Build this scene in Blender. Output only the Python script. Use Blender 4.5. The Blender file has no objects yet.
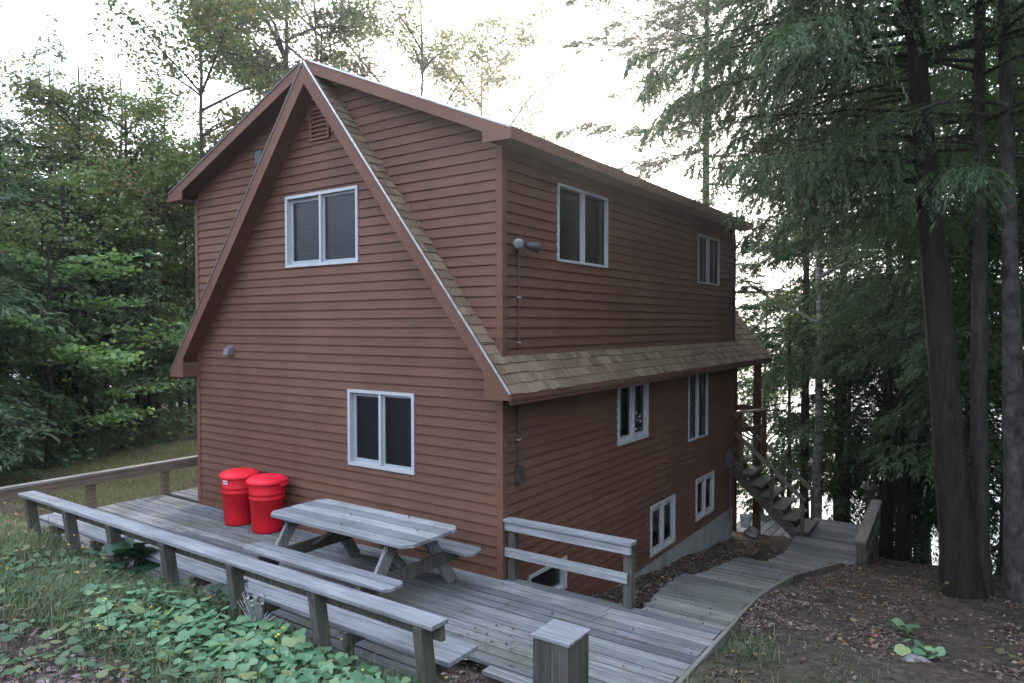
import bpy, bmesh, math, random
import numpy as np
from mathutils import Vector, Matrix
R = math.radians
S = bpy.context.scene
COL = S.collection
random.seed(7)

# ------------------------------------------------------------------ helpers
class MB:
    """collects polygons; build() links them as one mesh object"""
    def __init__(s): s.v = []; s.f = []; s.m = []
    def poly(s, pts, mi=0):
        n = len(s.v); s.v += [tuple(p) for p in pts]; s.f.append(tuple(range(n, n + len(pts)))); s.m.append(mi)
    def hexa(s, p, mi=0):
        n = len(s.v); s.v += [tuple(q) for q in p]
        for q in ((0,3,2,1),(4,5,6,7),(0,1,5,4),(1,2,6,5),(2,3,7,6),(3,0,4,7)):
            s.f.append(tuple(n + k for k in q)); s.m.append(mi)
    def box(s, a, b, mi=0):
        x0,y0,z0 = a; x1,y1,z1 = b
        s.hexa([(x0,y0,z0),(x1,y0,z0),(x1,y1,z0),(x0,y1,z0),(x0,y0,z1),(x1,y0,z1),(x1,y1,z1),(x0,y1,z1)], mi)
    def beam(s, p0, p1, w, h, up=(0,0,1), mi=0):
        """rectangular bar from p0 to p1, h along up, w across"""
        p0 = Vector(p0); p1 = Vector(p1); d = (p1 - p0).normalized()
        a = d.cross(Vector(up)).normalized(); u = a.cross(d).normalized()
        a = a * (w/2); u = u * (h/2)
        s.hexa([p0-a-u, p0+a-u, p1+a-u, p1-a-u, p0-a+u, p0+a+u, p1+a+u, p1-a+u], mi)
    def prism(s, pts, vec, mi=0):
        n = len(pts); vec = Vector(vec); k = len(s.v)
        s.v += [tuple(p) for p in pts] + [tuple(Vector(p) + vec) for p in pts]
        s.f.append(tuple(range(k, k+n))[::-1]); s.m.append(mi)
        s.f.append(tuple(range(k+n, k+2*n))); s.m.append(mi)
        for i in range(n):
            j = (i+1) % n
            s.f.append((k+i, k+j, k+n+j, k+n+i)); s.m.append(mi)
    def tube(s, pts, rad, n=8, mi=0, cap=True):
        pts = [Vector(p) for p in pts]; k0 = len(s.v)
        if not hasattr(rad, '__len__'): rad = [rad]*len(pts)
        for i, p in enumerate(pts):
            d = (pts[min(i+1, len(pts)-1)] - pts[max(i-1, 0)]).normalized()
            a = d.cross(Vector((0.13,0.31,1)) if abs(d.z) < .9 else Vector((1,0.1,0))).normalized(); b = d.cross(a)
            for j in range(n):
                t = 2*math.pi*j/n
                s.v.append(tuple(p + (a*math.cos(t) + b*math.sin(t))*rad[i]))
        for i in range(len(pts)-1):
            for j in range(n):
                q = k0+i*n; j2 = (j+1) % n
                s.f.append((q+j, q+j2, q+n+j2, q+n+j)); s.m.append(mi)
        if cap:
            s.f.append(tuple(range(k0, k0+n))[::-1]); s.m.append(mi)
            e = k0+(len(pts)-1)*n
            s.f.append(tuple(range(e, e+n))); s.m.append(mi)
    def lathe(s, c, prof, n=32, mi=0):
        k0 = len(s.v)
        for r, z in prof:
            for j in range(n):
                t = 2*math.pi*j/n; s.v.append((c[0]+r*math.cos(t), c[1]+r*math.sin(t), c[2]+z))
        for i in range(len(prof)-1):
            for j in range(n):
                q = k0+i*n; j2 = (j+1) % n
                s.f.append((q+j, q+j2, q+n+j2, q+n+j)); s.m.append(mi)
        s.f.append(tuple(range(k0, k0+n))[::-1]); s.m.append(mi)
        e = k0+(len(prof)-1)*n
        s.f.append(tuple(range(e, e+n))); s.m.append(mi)
    def build(s, name, mats, parent=None, smooth=False, bevel=0, normals=True):
        me = bpy.data.meshes.new(name)
        off = world_loc(parent) if parent else Vector((0,0,0))
        me.from_pydata([(x-off.x, y-off.y, z-off.z) for x, y, z in s.v], [], s.f)
        if not isinstance(mats, (list, tuple)): mats = [mats]
        for m in mats: me.materials.append(m)
        me.polygons.foreach_set('material_index', s.m)
        if normals:
            bm = bmesh.new(); bm.from_mesh(me); bmesh.ops.recalc_face_normals(bm, faces=bm.faces); bm.to_mesh(me); bm.free()
        if smooth: me.polygons.foreach_set('use_smooth', [True]*len(me.polygons))
        me.update()
        o = bpy.data.objects.new(name, me); COL.objects.link(o)
        if parent: o.parent = parent
        if bevel:
            bv = o.modifiers.new('bevel', 'BEVEL'); bv.width = bevel; bv.segments = 2; bv.limit_method = 'ANGLE'
        return o
def world_loc(o):
    v = Vector((0,0,0))
    while o: v = v + o.location; o = o.parent
    return v
def tag(o, label=None, cat=None, group=None, kind=None):
    for k, v in (('label', label), ('category', cat), ('group', group), ('kind', kind)):
        if v: o[k] = v
    return o
def thing(name, loc, label, cat, group=None):
    o = bpy.data.objects.new(name, None); o.location = loc; o.empty_display_size = .2; COL.objects.link(o)
    return tag(o, label, cat, group)
def np_mesh(name, V, F4=None, F3=None, mats=(), mi4=None, mi3=None, parent=None, smooth=False):
    me = bpy.data.meshes.new(name)
    F4 = np.zeros((0,4), int) if F4 is None else F4; F3 = np.zeros((0,3), int) if F3 is None else F3
    me.vertices.add(len(V)); me.vertices.foreach_set('co', np.asarray(V, np.float32).ravel())
    loops = np.concatenate([F4.ravel(), F3.ravel()]).astype(np.int32)
    me.loops.add(len(loops)); me.loops.foreach_set('vertex_index', loops)
    n4, n3 = len(F4), len(F3); me.polygons.add(n4+n3)
    st = np.concatenate([np.arange(n4)*4, n4*4+np.arange(n3)*3]).astype(np.int32)
    me.polygons.foreach_set('loop_start', st)
    mi = np.concatenate([np.zeros(n4, int) if mi4 is None else mi4, np.zeros(n3, int) if mi3 is None else mi3]).astype(np.int32)
    for m in mats: me.materials.append(m)
    me.polygons.foreach_set('material_index', mi)
    me.update(calc_edges=True); me.validate()
    if smooth: me.polygons.foreach_set('use_smooth', np.ones(n4+n3, bool))
    o = bpy.data.objects.new(name, me); COL.objects.link(o)
    if parent: o.parent = parent
    return o

# ------------------------------------------------------------------ materials
def mat(name, rough=.8, spec=.3):
    m = bpy.data.materials.new(name); m.use_nodes = True; nt = m.node_tree
    b = nt.nodes['Principled BSDF']; b.inputs['Roughness'].default_value = rough; b.inputs['Specular IOR Level'].default_value = spec
    return m, nt, b
def nd(nt, t, **kw):
    n = nt.nodes.new(t)
    for k, v in kw.items():
        if k in n.inputs.keys(): n.inputs[k].default_value = v
        else: setattr(n, k, v)
    return n
def ramp(nt, fac, stops):
    r = nt.nodes.new('ShaderNodeValToRGB'); e = r.color_ramp.elements
    while len(e) < len(stops): e.new(.5)
    for k, (p, c) in enumerate(stops): e[k].position = p; e[k].color = (*c, 1)
    nt.links.new(fac, r.inputs[0]); return r.outputs[0]
def noise(nt, scale, detail=4, stretch=(1,1,1), rough=.6):
    tc = nd(nt, 'ShaderNodeTexCoord'); mp = nd(nt, 'ShaderNodeMapping'); mp.inputs['Scale'].default_value = stretch
    nt.links.new(tc.outputs['Object'], mp.inputs[0])
    n = nd(nt, 'ShaderNodeTexNoise', Scale=scale, Detail=detail, Roughness=rough); nt.links.new(mp.outputs[0], n.inputs['Vector'])
    return n.outputs['Fac']
def mixc(nt, fac, a, b, mode='MIX'):
    m = nt.nodes.new('ShaderNodeMix'); m.data_type = 'RGBA'; m.blend_type = mode
    for sock, val in ((m.inputs[0], fac), (m.inputs[6], a), (m.inputs[7], b)):
        if isinstance(val, (int, float)): sock.default_value = val
        elif isinstance(val, tuple): sock.default_value = (*val, 1)
        else: nt.links.new(val, sock)
    return m.outputs[2]
def island(nt): return nd(nt, 'ShaderNodeNewGeometry').outputs['Random Per Island']
def bump(nt, b, h, strength=.3, dist=.01):
    bp = nd(nt, 'ShaderNodeBump', Strength=strength, Distance=dist); nt.links.new(h, bp.inputs['Height']); nt.links.new(bp.outputs[0], b.inputs['Normal'])

def wood(name, c0, c1, c2, axis='x', rough=.85, moss=0.0):
    """weathered board wood with grain running along the given axis, tone varying from board to board"""
    m, nt, b = mat(name, rough, .2)
    st = {'x': (.35,9,9), 'y': (9,.35,9), 'z': (9,9,.35)}[axis]
    g = noise(nt, 5, 6, st, .65)
    col = ramp(nt, g, [(.3, c0), (.52, c1), (.75, c2)])
    var = ramp(nt, island(nt), [(0, (.55,.56,.58)), (.5, (.9,.9,.9)), (1, (1.2,1.19,1.15))])
    col = mixc(nt, 1.0, col, var, 'MULTIPLY')
    blot = ramp(nt, noise(nt, 1.3, 5), [(.35, (.72,.72,.70)), (.6, (1,1,1))])
    col = mixc(nt, 1.0, col, blot, 'MULTIPLY')
    if moss:
        mk = ramp(nt, noise(nt, .9, 6), [(.5, (0,0,0)), (.68, (moss,moss,moss))])
        col = mixc(nt, mk, col, (.10,.11,.06))
    nt.links.new(col, b.inputs['Base Color']); bump(nt, b, g, .5, .004)
    return m
M = {}
M['deck'] = wood('deck_wood', (.07,.075,.084), (.18,.185,.198), (.30,.31,.325), 'x', moss=.55)
M['deck_y'] = wood('deck_wood_cross', (.13,.135,.145), (.24,.25,.265), (.34,.355,.375), 'y', moss=.4)
M['grey_x'] = wood('grey_wood_long', (.16,.165,.18), (.28,.29,.31), (.39,.405,.43), 'x')
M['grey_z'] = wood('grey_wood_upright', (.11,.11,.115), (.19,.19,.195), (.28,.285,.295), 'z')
M['grey_y'] = wood('grey_wood_cross', (.11,.10,.09), (.20,.18,.165), (.29,.27,.25), 'y')
M['post'] = wood('post_wood', (.048,.045,.04), (.095,.09,.078), (.15,.145,.122), 'z', moss=.35)
M['brown_y'] = wood('brown_wood_cross', (.09,.065,.05), (.16,.12,.095), (.22,.17,.14), 'y')
M['edge_y'] = wood('edge_wood', (.10,.092,.08), (.18,.165,.145), (.25,.235,.21), 'y')
M['porch'] = wood('porch_wood', (.055,.032,.022), (.09,.048,.032), (.13,.07,.045), 'z')
M['stairwood'] = wood('stair_wood', (.05,.045,.04), (.11,.10,.085), (.17,.155,.13), 'x')
M['treadwood'] = wood('tread_wood', (.09,.082,.07), (.17,.155,.13), (.25,.235,.2), 'y')
M['walk'] = wood('walk_wood', (.10,.097,.093), (.185,.184,.18), (.27,.272,.272), 'x', moss=.5)

def siding(name, k=1.0):
    m, nt, b = mat(name, .7, .25)
    g = noise(nt, 6, 5, (.4,.4,8))
    col = ramp(nt, g, [(.3, (.110*k,.053*k,.035*k)), (.7, (.142*k,.069*k,.046*k))])
    var = ramp(nt, island(nt), [(0, (.9,.9,.9)), (.5, (1,.99,.98)), (1, (1.09,1.08,1.08))])
    col = mixc(nt, 1.0, col, var, 'MULTIPLY')
    # grime
    w = ramp(nt, noise(nt, .8, 6), [(.35, (.82,.80,.80)), (.62, (1,1,1))])
    col = mixc(nt, 1.0, col, w, 'MULTIPLY')
    st_ = ramp(nt, noise(nt, 2.2, 6, (1.6,1.6,.14), .7), [(.36, (.74,.73,.72)), (.56, (1,1,1)), (.8, (1.10,1.10,1.10))])
    col = mixc(nt, .45, col, st_, 'MULTIPLY')
    nt.links.new(col, b.inputs['Base Color']); bump(nt, b, g, .12, .002)
    return m
M['siding'] = siding('stained_siding')
M['trim'] = siding('stained_trim', 1.02)
def plain(name, c, rough=.6, spec=.4, metal=0, var=.12, scale=8):
    m, nt, b = mat(name, rough, spec); b.inputs['Metallic'].default_value = metal
    v = ramp(nt, noise(nt, scale, 5), [(.3, tuple(x*(1-var) for x in c)), (.7, tuple(min(1, x*(1+var)) for x in c))])
    nt.links.new(v, b.inputs['Base Color']); return m
M['white'] = plain('window_white', (.36,.375,.39), .5, .4, var=.06)
M['sash'] = plain('sash_grey', (.28,.31,.34), .5, .4, var=.06)
M['dark'] = plain('room_dark', (.022,.026,.034), .9, .1)
M['blind'] = plain('blind_grey', (.045,.052,.066), .6, .2)
M['metal'] = plain('drip_metal', (.42,.43,.46), .4, .5, .6, var=.35, scale=12)
M['drip_dark'] = plain('dark_drip_metal', (.10,.095,.10), .6, .4)  # darker grey for the left drip edge
M['bronze'] = plain('dark_metal', (.05,.035,.032), .5, .4)
M['lampbody'] = plain('lamp_body', (.025,.022,.032), .4, .5)
M['lampglass'] = plain('lamp_glass', (.13,.13,.14), .15, .6)
M['concrete'] = plain('concrete', (.27,.265,.25), .9, .2, var=.25, scale=3)
M['red'] = plain('red_plastic', (.48,.010,.020), .55, .2, var=.22, scale=5)
M['redlid'] = plain('red_lid_plastic', (.66,.016,.036), .52, .25, var=.16, scale=6)
M['sticker'] = plain('sticker_white', (.75,.75,.78), .5)
M['ink'] = plain('sticker_ink', (.05,.05,.07), .6)
M['stone'] = plain('stone', (.19,.18,.185), .9, .2, var=.45, scale=5)
M['box'] = plain('meter_grey', (.06,.063,.075), .5, .4)
M['soil'] = plain('dark_soil', (.03,.024,.018), 1, .1)
m, nt, b = mat('shingle', .95, .15)
var = ramp(nt, island(nt), [(0, (.12,.086,.058)), (.5, (.16,.118,.08)), (1, (.20,.152,.104))])
sp = ramp(nt, noise(nt, 60, 3), [(.3, (.7,.7,.7)), (.7, (1.15,1.15,1.15))])
nt.links.new(mixc(nt, 1.0, var, sp, 'MULTIPLY'), b.inputs['Base Color']); M['shingle'] = m
# glass: clear pane whose reflection grows with the angle
def glassmat(name, rough, ior, tint):
  m = bpy.data.materials.new(name); m.use_nodes = True; nt = m.node_tree; nt.nodes.clear()
  o_ = nd(nt, 'ShaderNodeOutputMaterial'); g_ = nd(nt, 'ShaderNodeBsdfGlossy', Roughness=rough); g_.inputs['Color'].default_value = (.95,.97,1,1)
  t_ = nd(nt, 'ShaderNodeBsdfTransparent'); t_.inputs['Color'].default_value = (*tint, 1)
  fr = nd(nt, 'ShaderNodeFresnel', IOR=ior); mx = nd(nt, 'ShaderNodeMixShader')
  nt.links.new(fr.outputs[0], mx.inputs[0]); nt.links.new(t_.outputs[0], mx.inputs[1]); nt.links.new(g_.outputs[0], mx.inputs[2]); nt.links.new(mx.outputs[0], o_.inputs[0])
  return m
M['glass'] = glassmat('window_glass', .01, 2.1, (.75,.8,.82)); M['screen_glass'] = glassmat('screened_glass', .32, 1.5, (.7,.74,.78))
def leafmat(name, stops, trans=.35, gloss=.03, big=None):
    m = bpy.data.materials.new(name); m.use_nodes = True; nt = m.node_tree; nt.nodes.clear()
    out = nd(nt, 'ShaderNodeOutputMaterial')
    col = ramp(nt, island(nt), stops)
    oi = nd(nt, 'ShaderNodeObjectInfo')
    hv = nd(nt, 'ShaderNodeHueSaturation'); nt.links.new(col, hv.inputs['Color'])
    mr = nd(nt, 'ShaderNodeMapRange'); nt.links.new(oi.outputs['Random'], mr.inputs[0]); mr.inputs[3].default_value = .8; mr.inputs[4].default_value = 1.2
    nt.links.new(mr.outputs[0], hv.inputs['Value'])
    d = nd(nt, 'ShaderNodeBsdfDiffuse'); t = nd(nt, 'ShaderNodeBsdfTranslucent'); g = nd(nt, 'ShaderNodeBsdfGlossy', Roughness=.5)
    nt.links.new(hv.outputs[0], d.inputs[0])
    tc = mixc(nt, 1.0, hv.outputs[0], (1.12,1.15,.85), 'MULTIPLY'); nt.links.new(tc, t.inputs[0])
    a = nd(nt, 'ShaderNodeMixShader'); a.inputs[0].default_value = trans
    nt.links.new(d.outputs[0], a.inputs[1]); nt.links.new(t.outputs[0], a.inputs[2])
    c = nd(nt, 'ShaderNodeMixShader'); c.inputs[0].default_value = gloss
    nt.links.new(a.outputs[0], c.inputs[1]); nt.links.new(g.outputs[0], c.inputs[2]); nt.links.new(c.outputs[0], out.inputs[0])
    return m
M['spruce'] = leafmat('spruce_needles', [(0, (.044,.086,.048)), (.6, (.078,.13,.066)), (1, (.13,.17,.07))], .38)
M['hemlock'] = leafmat('hemlock_needles', [(0, (.034,.070,.036)), (.6, (.060,.112,.052)), (1, (.115,.155,.062))], .42)
M['pine'] = leafmat('pine_needles', [(0, (.05,.085,.05)), (.6, (.075,.115,.06)), (1, (.12,.14,.07))], .35)
M['decid'] = leafmat('green_leaves', [(0, (.095,.155,.055)), (.6, (.155,.22,.08)), (.93, (.13,.15,.055)), (1, (.26,.2,.05))], .5)
M['autumn'] = leafmat('turning_leaves', [(0, (.07,.10,.045)), (.5, (.12,.14,.06)), (.85, (.19,.17,.07)), (1, (.32,.22,.06))], .5)
M['bronze_leaf'] = leafmat('bronze_leaves', [(0, (.085,.08,.065)), (.4, (.13,.10,.085)), (.75, (.11,.125,.075)), (1, (.18,.12,.09))], .5)
M['glare_leaf'] = leafmat('glare_pale_leaves', [(0, (.14,.16,.085)), (.6, (.19,.20,.11)), (1, (.26,.23,.12))], .55)  # leaf colour paled to stand in for glare above the roof
M['maple'] = leafmat('maple_leaves', [(0, (.075,.15,.055)), (.6, (.12,.215,.08)), (1, (.18,.27,.09))], .5)
M['cover'] = leafmat('ground_leaves', [(0, (.05,.135,.07)), (.5, (.095,.215,.11)), (.92, (.15,.27,.13)), (1, (.22,.24,.09))], .3, .04)
M['weeds'] = leafmat('weed_leaves', [(0, (.04,.09,.05)), (.5, (.07,.135,.065)), (.85, (.12,.17,.075)), (1, (.2,.17,.08))], .3)
M['broad'] = leafmat('dark_broad_leaves', [(0, (.02,.06,.035)), (1, (.04,.10,.055))], .25, .05)
M['grass'] = leafmat('grass_blades', [(0, (.05,.10,.045)), (.55, (.085,.14,.06)), (.85, (.15,.16,.08)), (1, (.24,.2,.12))], .4)
M['meadow'] = leafmat('meadow_blades', [(0, (.06,.09,.035)), (.5, (.12,.13,.055)), (1, (.2,.17,.09))], .4)
M['straw'] = leafmat('dry_grass', [(0, (.12,.12,.05)), (.5, (.2,.17,.085)), (1, (.28,.23,.13))], .4)
M['litter'] = leafmat('fallen_leaves', [(0, (.04,.03,.025)), (.4, (.085,.06,.05)), (.68, (.13,.10,.085)), (.87, (.19,.155,.14)), (.95, (.27,.22,.19)), (.97, (.33,.21,.05)), (1, (.22,.05,.03))], .1)
M['litter_pale'] = leafmat('pale_fallen_leaves', [(0, (.07,.05,.045)), (.4, (.14,.10,.095)), (.7, (.2,.15,.15)), (.92, (.3,.25,.25)), (1, (.3,.17,.06))], .1)
M['flower'] = leafmat('yellow_petals', [(0, (.7,.5,.02)), (1, (.8,.62,.05))], .3)
M['silver'] = leafmat('silver_leaves', [(0, (.3,.36,.34)), (1, (.45,.5,.48))], .3)
M['whitefl'] = leafmat('white_petals', [(0, (.36,.37,.38)), (1, (.5,.5,.5))], .3)
def bark(name, a, c, sc=3, stretch=(4,4,.8)):
    m, nt, b = mat(name, .95, .1)
    n = noise(nt, sc, 6, stretch, .7)
    nt.links.new(ramp(nt, n, [(.3, a), (.7, c)]), b.inputs['Base Color']); bump(nt, b, n, .9, .05); return m
M['bark'] = bark('dark_bark', (.012,.010,.009), (.05,.040,.035))
M['bark_grey'] = bark('grey_bark', (.026,.022,.019), (.08,.071,.063))
M['bark_mottled'] = bark('mottled_bark', (.02,.018,.016), (.12,.115,.105), 2.2, (3,3,2.2))
M['birch'] = bark('birch_bark', (.035,.03,.028), (.42,.40,.38), 2.0, (1.2,1.2,5))
M['cut'] = plain('cut_wood', (.25,.12,.08), .9, .2, var=.3)

# ------------------------------------------------------------------ terrain
def interp(x, pts):
    xs = np.array([p[0] for p in pts]); ys = np.array([p[1] for p in pts]); return np.interp(x, xs, ys)
def sstep(a, b, x):
    t = np.clip((x-a)/(b-a), 0, 1); return t*t*(3-2*t)
PL = [(-60,2.4),(-12,1.9),(-8,1.5),(-6.4,1.15),(-4.5,.6),(-3.4,.36),(-2.8,.24),(-2.52,.17),(-2.42,-.06),(0,-.14),(4,-.22),(10,-.6),(16,-1.6),(24,-3.6),(32,-5.2),(50,-8),(2000,-14)]
PR = [(-60,2.4),(-12,1.9),(-8,1.5),(-6.4,1.15),(-4.5,.62),(-3,.2),(-1.6,.0),(-.6,-.01),(.3,-.05),(2,-.33),(3.5,-.70),(5.5,-1.03),(6.5,-1.24),(8,-1.6),(10,-2.0),(13,-3.0),(17,-4.4),(21,-5.2),(30,-6.5),(2000,-14)]
PW = [(-60,2.4),(-12,1.9),(-8,1.5),(-6.4,1.15),(-4.5,.6),(-3.4,.34),(-2.8,.20),(-2.5,.08),(-2.35,-.08),(-1.2,-.14),(-.3,-.35),(.4,-.78),(2,-.84),(4.5,-1.18),(6.5,-1.40),(8.4,-1.58),(10,-1.95),(13,-3.0),(17,-4.4),(21,-5.2),(30,-6.5),(2000,-14)]
def ground(x, y):
    x = np.asarray(x, float); y = np.asarray(y, float)
    l = interp(y, PL); r = interp(y, PR); w = interp(y, PW)
    a = sstep(-6.6, -5.2, x)                    # left -> house zone
    h = l*(1-a) + np.where(y < -2.36, l, np.where(y < 8.6, np.minimum(l, w), w))*a
    c = sstep(-1.0, .0, x); h = h*(1-c) + w*c
    ramp_z = -.30 - .17*np.clip(y, 0, 9)
    mid = np.minimum(w, np.maximum(ramp_z-.05, w))
    d = sstep(1.0, 2.7, x)
    h = h*(1-d) + r*d
    kx = sstep(.25, .95, x); h = np.where((x > .25) & (x < 1.6) & (y > 3) & (y < 10.5), np.minimum(h, walk_z(y)-.04+(1-kx)*1.2), h)
    # keep the ground under the walkway and its landing
    rxe = interp(y, RXP)
    nearw = (y > .5) & (y < 7.4) & (x > rxe)
    kk = sstep(.1, 1.3, x-rxe); h = np.where(nearw, np.minimum(h, walk_z(y)-.005-.05*np.clip(y-4.2,0,4)+kk*3), h)
    under = (x > .8) & (x < rxe+np.where(y>7.3,.1,-.10)) & (y > -.6) & (y < 10.5)
    h = np.where(under, np.minimum(h, walk_z(y) - .22), h)
    under2 = (x > 1.05) & (x < 2.42) & (y > -1.75) & (y <= -.6)
    h = np.where(under2, np.minimum(h, -.12), h)
    h = h + .035*np.sin(1.7*x+.6)*np.sin(1.3*y+1.1) + .02*np.sin(4.1*x+2)*np.sin(3.7*y)
    far = np.hypot(x, y)
    return h + sstep(25, 80, far)*0
RXP = [(0,2.40),(.7,2.36),(3,2.18),(4.4,2.10),(7.4,2.27),(7.41,2.62),(10.4,2.5)]
def walk_z(y):
    return interp(y, [(-3,-.14),(0.0,-.14),(1.6,-.28),(2.8,-.52),(4.4,-.85),(7.4,-1.45),(30,-1.47)])

def axis_coords(fine0, fine1, step, far):
    a = list(np.arange(fine0, fine1+1e-6, step)); s = step; x = fine1
    while x < far: s *= 1.25; x += s; a.append(x)
    s = step; x = fine0; pre = []
    while x > -far: s *= 1.25; x -= s; pre.append(x)
    return np.array(pre[::-1] + a)
gx = axis_coords(-16, 9, .14, 2500); gy = axis_coords(-8, 14, .14, 2500)
GX, GY = np.meshgrid(gx, gy); GZ = ground(GX, GY)
rng = np.random.default_rng(3)
near = (np.abs(GX) < 18) & (np.abs(GY) < 16)
GZ = GZ + np.where(near, rng.normal(0, .012, GX.shape), 0)
nx, ny = len(gx), len(gy)
idx = np.arange(nx*ny).reshape(ny, nx)
F = np.stack([idx[:-1,:-1], idx[:-1,1:], idx[1:,1:], idx[1:,:-1]], -1).reshape(-1, 4)
m, nt, b = mat('forest_floor', 1, .05)
c1 = ramp(nt, noise(nt, 9, 8, rough=.75), [(.3, (.03,.025,.021)), (.5, (.072,.058,.05)), (.66, (.12,.10,.088)), (.8, (.18,.155,.14))])
gm = ramp(nt, noise(nt, .5, 5), [(.5, (0,0,0)), (.66, (.35,.35,.35))])
c2 = mixc(nt, gm, c1, (.045,.055,.022))
nt.links.new(c2, b.inputs['Base Color']); bump(nt, b, noise(nt, 14, 8), 1, .06)
M['ground'] = m
g = np_mesh('ground', np.stack([GX, GY, GZ], -1).reshape(-1, 3), F4=F, mats=[m], smooth=True); tag(g, 'forest floor of brown soil sloping down to the lake', 'ground', kind='structure')
LAKE = -4.6
m, nt, b = mat('lake_water', .12, .6); b.inputs['Base Color'].default_value = (.03,.04,.045,1)
bump(nt, b, noise(nt, 3, 4, (1,1,1)), .35, .15); M['water'] = m
mb = MB(); mb.poly([(-3000,9,LAKE),(3000,9,LAKE),(3000,4000,LAKE),(-3000,4000,LAKE)])
tag(mb.build('lake', m), 'pale lake shining behind the trees', 'lake', kind='structure')
# far shore
hx = np.linspace(-2600, 2600, 160); hz = 26 + 10*np.sin(hx/310.) + 6*np.sin(hx/97.+1) + 2*np.sin(hx/23.)
V = np.concatenate([np.stack([hx, 1500+0*hx, LAKE-2+0*hx], -1), np.stack([hx, 1560+0*hx, hz*.75], -1), np.stack([hx, 1700+0*hx, hz], -1), np.stack([hx, 2000+0*hx, LAKE-2+0*hx], -1)])
n = len(hx); F = np.concatenate([np.stack([np.arange(n-1)+k*n, np.arange(1, n)+k*n, np.arange(1, n)+(k+1)*n, np.arange(n-1)+(k+1)*n], -1) for k in range(3)])
M['hill'] = plain('hill_forest', (.075,.10,.095), 1, .05, var=.3, scale=.02)
tag(np_mesh('hills', V, F4=F, mats=[M['hill']], smooth=True), 'low wooded hills on the far lake shore', 'hills', kind='structure')

# ------------------------------------------------------------------ cabin
W = 6.06; LEN = 8.38; OH = .27; XC = -W/2
cabin = thing('cabin', (XC, LEN/2, 0), 'large brown clapboard cabin with steep gable roof and side dormers', 'house')
AZ, AS = 6.40, 1.272        # apex height and slope of the steep roof (top surface)
DZ, DS = 6.43, .428         # the same for the dormer roof
EX = .9*W*0 + .31           # eave overhang past the side walls
def clip(poly, a, b, c):
    """keep a*u + b*z <= c"""
    out = []
    for i in range(len(poly)):
        p, q = poly[i], poly[(i+1) % len(poly)]
        dp = a*p[0]+b*p[1]-c; dq = a*q[0]+b*q[1]-c
        if dp <= 0: out.append(p)
        if (dp < 0 < dq) or (dq < 0 < dp):
            t = dp/(dp-dq); out.append((p[0]+t*(q[0]-p[0]), p[1]+t*(q[1]-p[1])))
    return out
LAP = .1193; LIP = .020
def clad(name, mapf, u0, u1, z0, z1, holes, planes, parent, mtl):
    mb = MB(); k0 = math.floor(z0/LAP)-1; rj = random.Random(31)
    k = k0
    while k*LAP < z1:
        a, b_ = k*LAP, (k+1)*LAP; zs = {max(a, z0), min(b_, z1)}
        for h in holes:
            for zz in (h[2], h[3]):
                if a < zz < b_ and z0 < zz < z1: zs.add(zz)
        zs = sorted(zs)
        for za, zb in zip(zs[:-1], zs[1:]):
            if zb-za < 1e-5: continue
            segs = [(u0, u1)]
            for h in holes:
                if h[2] < (za+zb)/2 < h[3]:
                    ns = []
                    for s0, s1 in segs:
                        if h[1] <= s0 or h[0] >= s1: ns.append((s0, s1)); continue
                        if h[0] > s0: ns.append((s0, h[0]))
                        if h[1] < s1: ns.append((h[1], s1))
                    segs = ns
            cut = []
            for s0, s1 in segs:
                x = s0; nxt = u0 + ((k*1.37) % 1)*3.2 + rj.choice((.6,1.4,2.3))
                while nxt < s1 - .15:
                    if nxt > x + .15: cut.append((x, nxt-.0015)); x = nxt+.0015
                    nxt += 3.66
                cut.append((x, s1))
            segs = cut
            off = lambda z: .003 + LIP*(1-(z-a)/LAP)
            for s0, s1 in segs:
                p = [(s0, za), (s1, za), (s1, zb), (s0, zb)]
                for pl in planes: p = clip(p, *pl) if p else p
                if len(p) < 3: continue
                mb.poly([mapf(u, z, off(z)) for u, z in p])
                if abs(za-a) < 1e-6:
                    e = [q for q in p if abs(q[1]-za) < 1e-6]
                    if len(e) == 2:
                        mb.poly([mapf(e[0][0], za, off(za)), mapf(e[1][0], za, off(za)), mapf(e[1][0], za, 0), mapf(e[0][0], za, 0)])
        k += 1
    return mb.build(name, mtl, parent, normals=False)
fm = lambda u, z, n: (u, -n, z)
rm = lambda u, z, n: (n, u, z)
lm = lambda u, z, n: (-W-n, u, z)
bm_ = lambda u, z, n: (u, LEN+n, z)
sc_ = 1.11
FW = {'l': (-2.513,-1.322,1.033,2.044), 'u': (-3.786,-2.299,3.712,4.721)}
RW = {'u1': (1.177,2.546,3.695,4.681), 'u2': (6.183,7.372,3.667,4.570), 'm1': (2.886,3.962,1.107,2.058), 'm2': (5.743,6.741,.775,2.088), 'b1': (4.073,5.105,-.868,-.044), 'b2': (6.133,7.116,-.764,.021)}
b3 = (.50,1.40,-.53,-.11)
RW['b3'] = b3
gable_planes = [(DS, 1, DZ-.14+DS*XC), (-DS, 1, DZ-.14-DS*XC)]
clad('front_wall', fm, -W+.06, -.06, -.25, 6.3, list(FW.values()), gable_planes, cabin, M['siding'])
clad('side_wall', rm, .06, LEN-.06, -.95, 4.93, list(RW.values()), [], cabin, M['siding'])
clad('side_wall', lm, .0, LEN, -.25, 4.93, [], [], cabin, M['siding'])
clad('back_wall', bm_, -W, 0, -1.3, 6.3, [], gable_planes, cabin, M['siding'])
mb = MB()
for x0, x1, y0, y1, zb in ((-.062,.026,-.026,.062,-1.2), (-W-.026,-W+.062,-.026,.062,-.2), (-.062,.026,LEN-.062,LEN+.026,-1.2)):
    mb = MB(); mb.box((x0,y0,zb), (x1,y1,4.93)); mb.build('corner_board', M['trim'], cabin)
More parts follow.
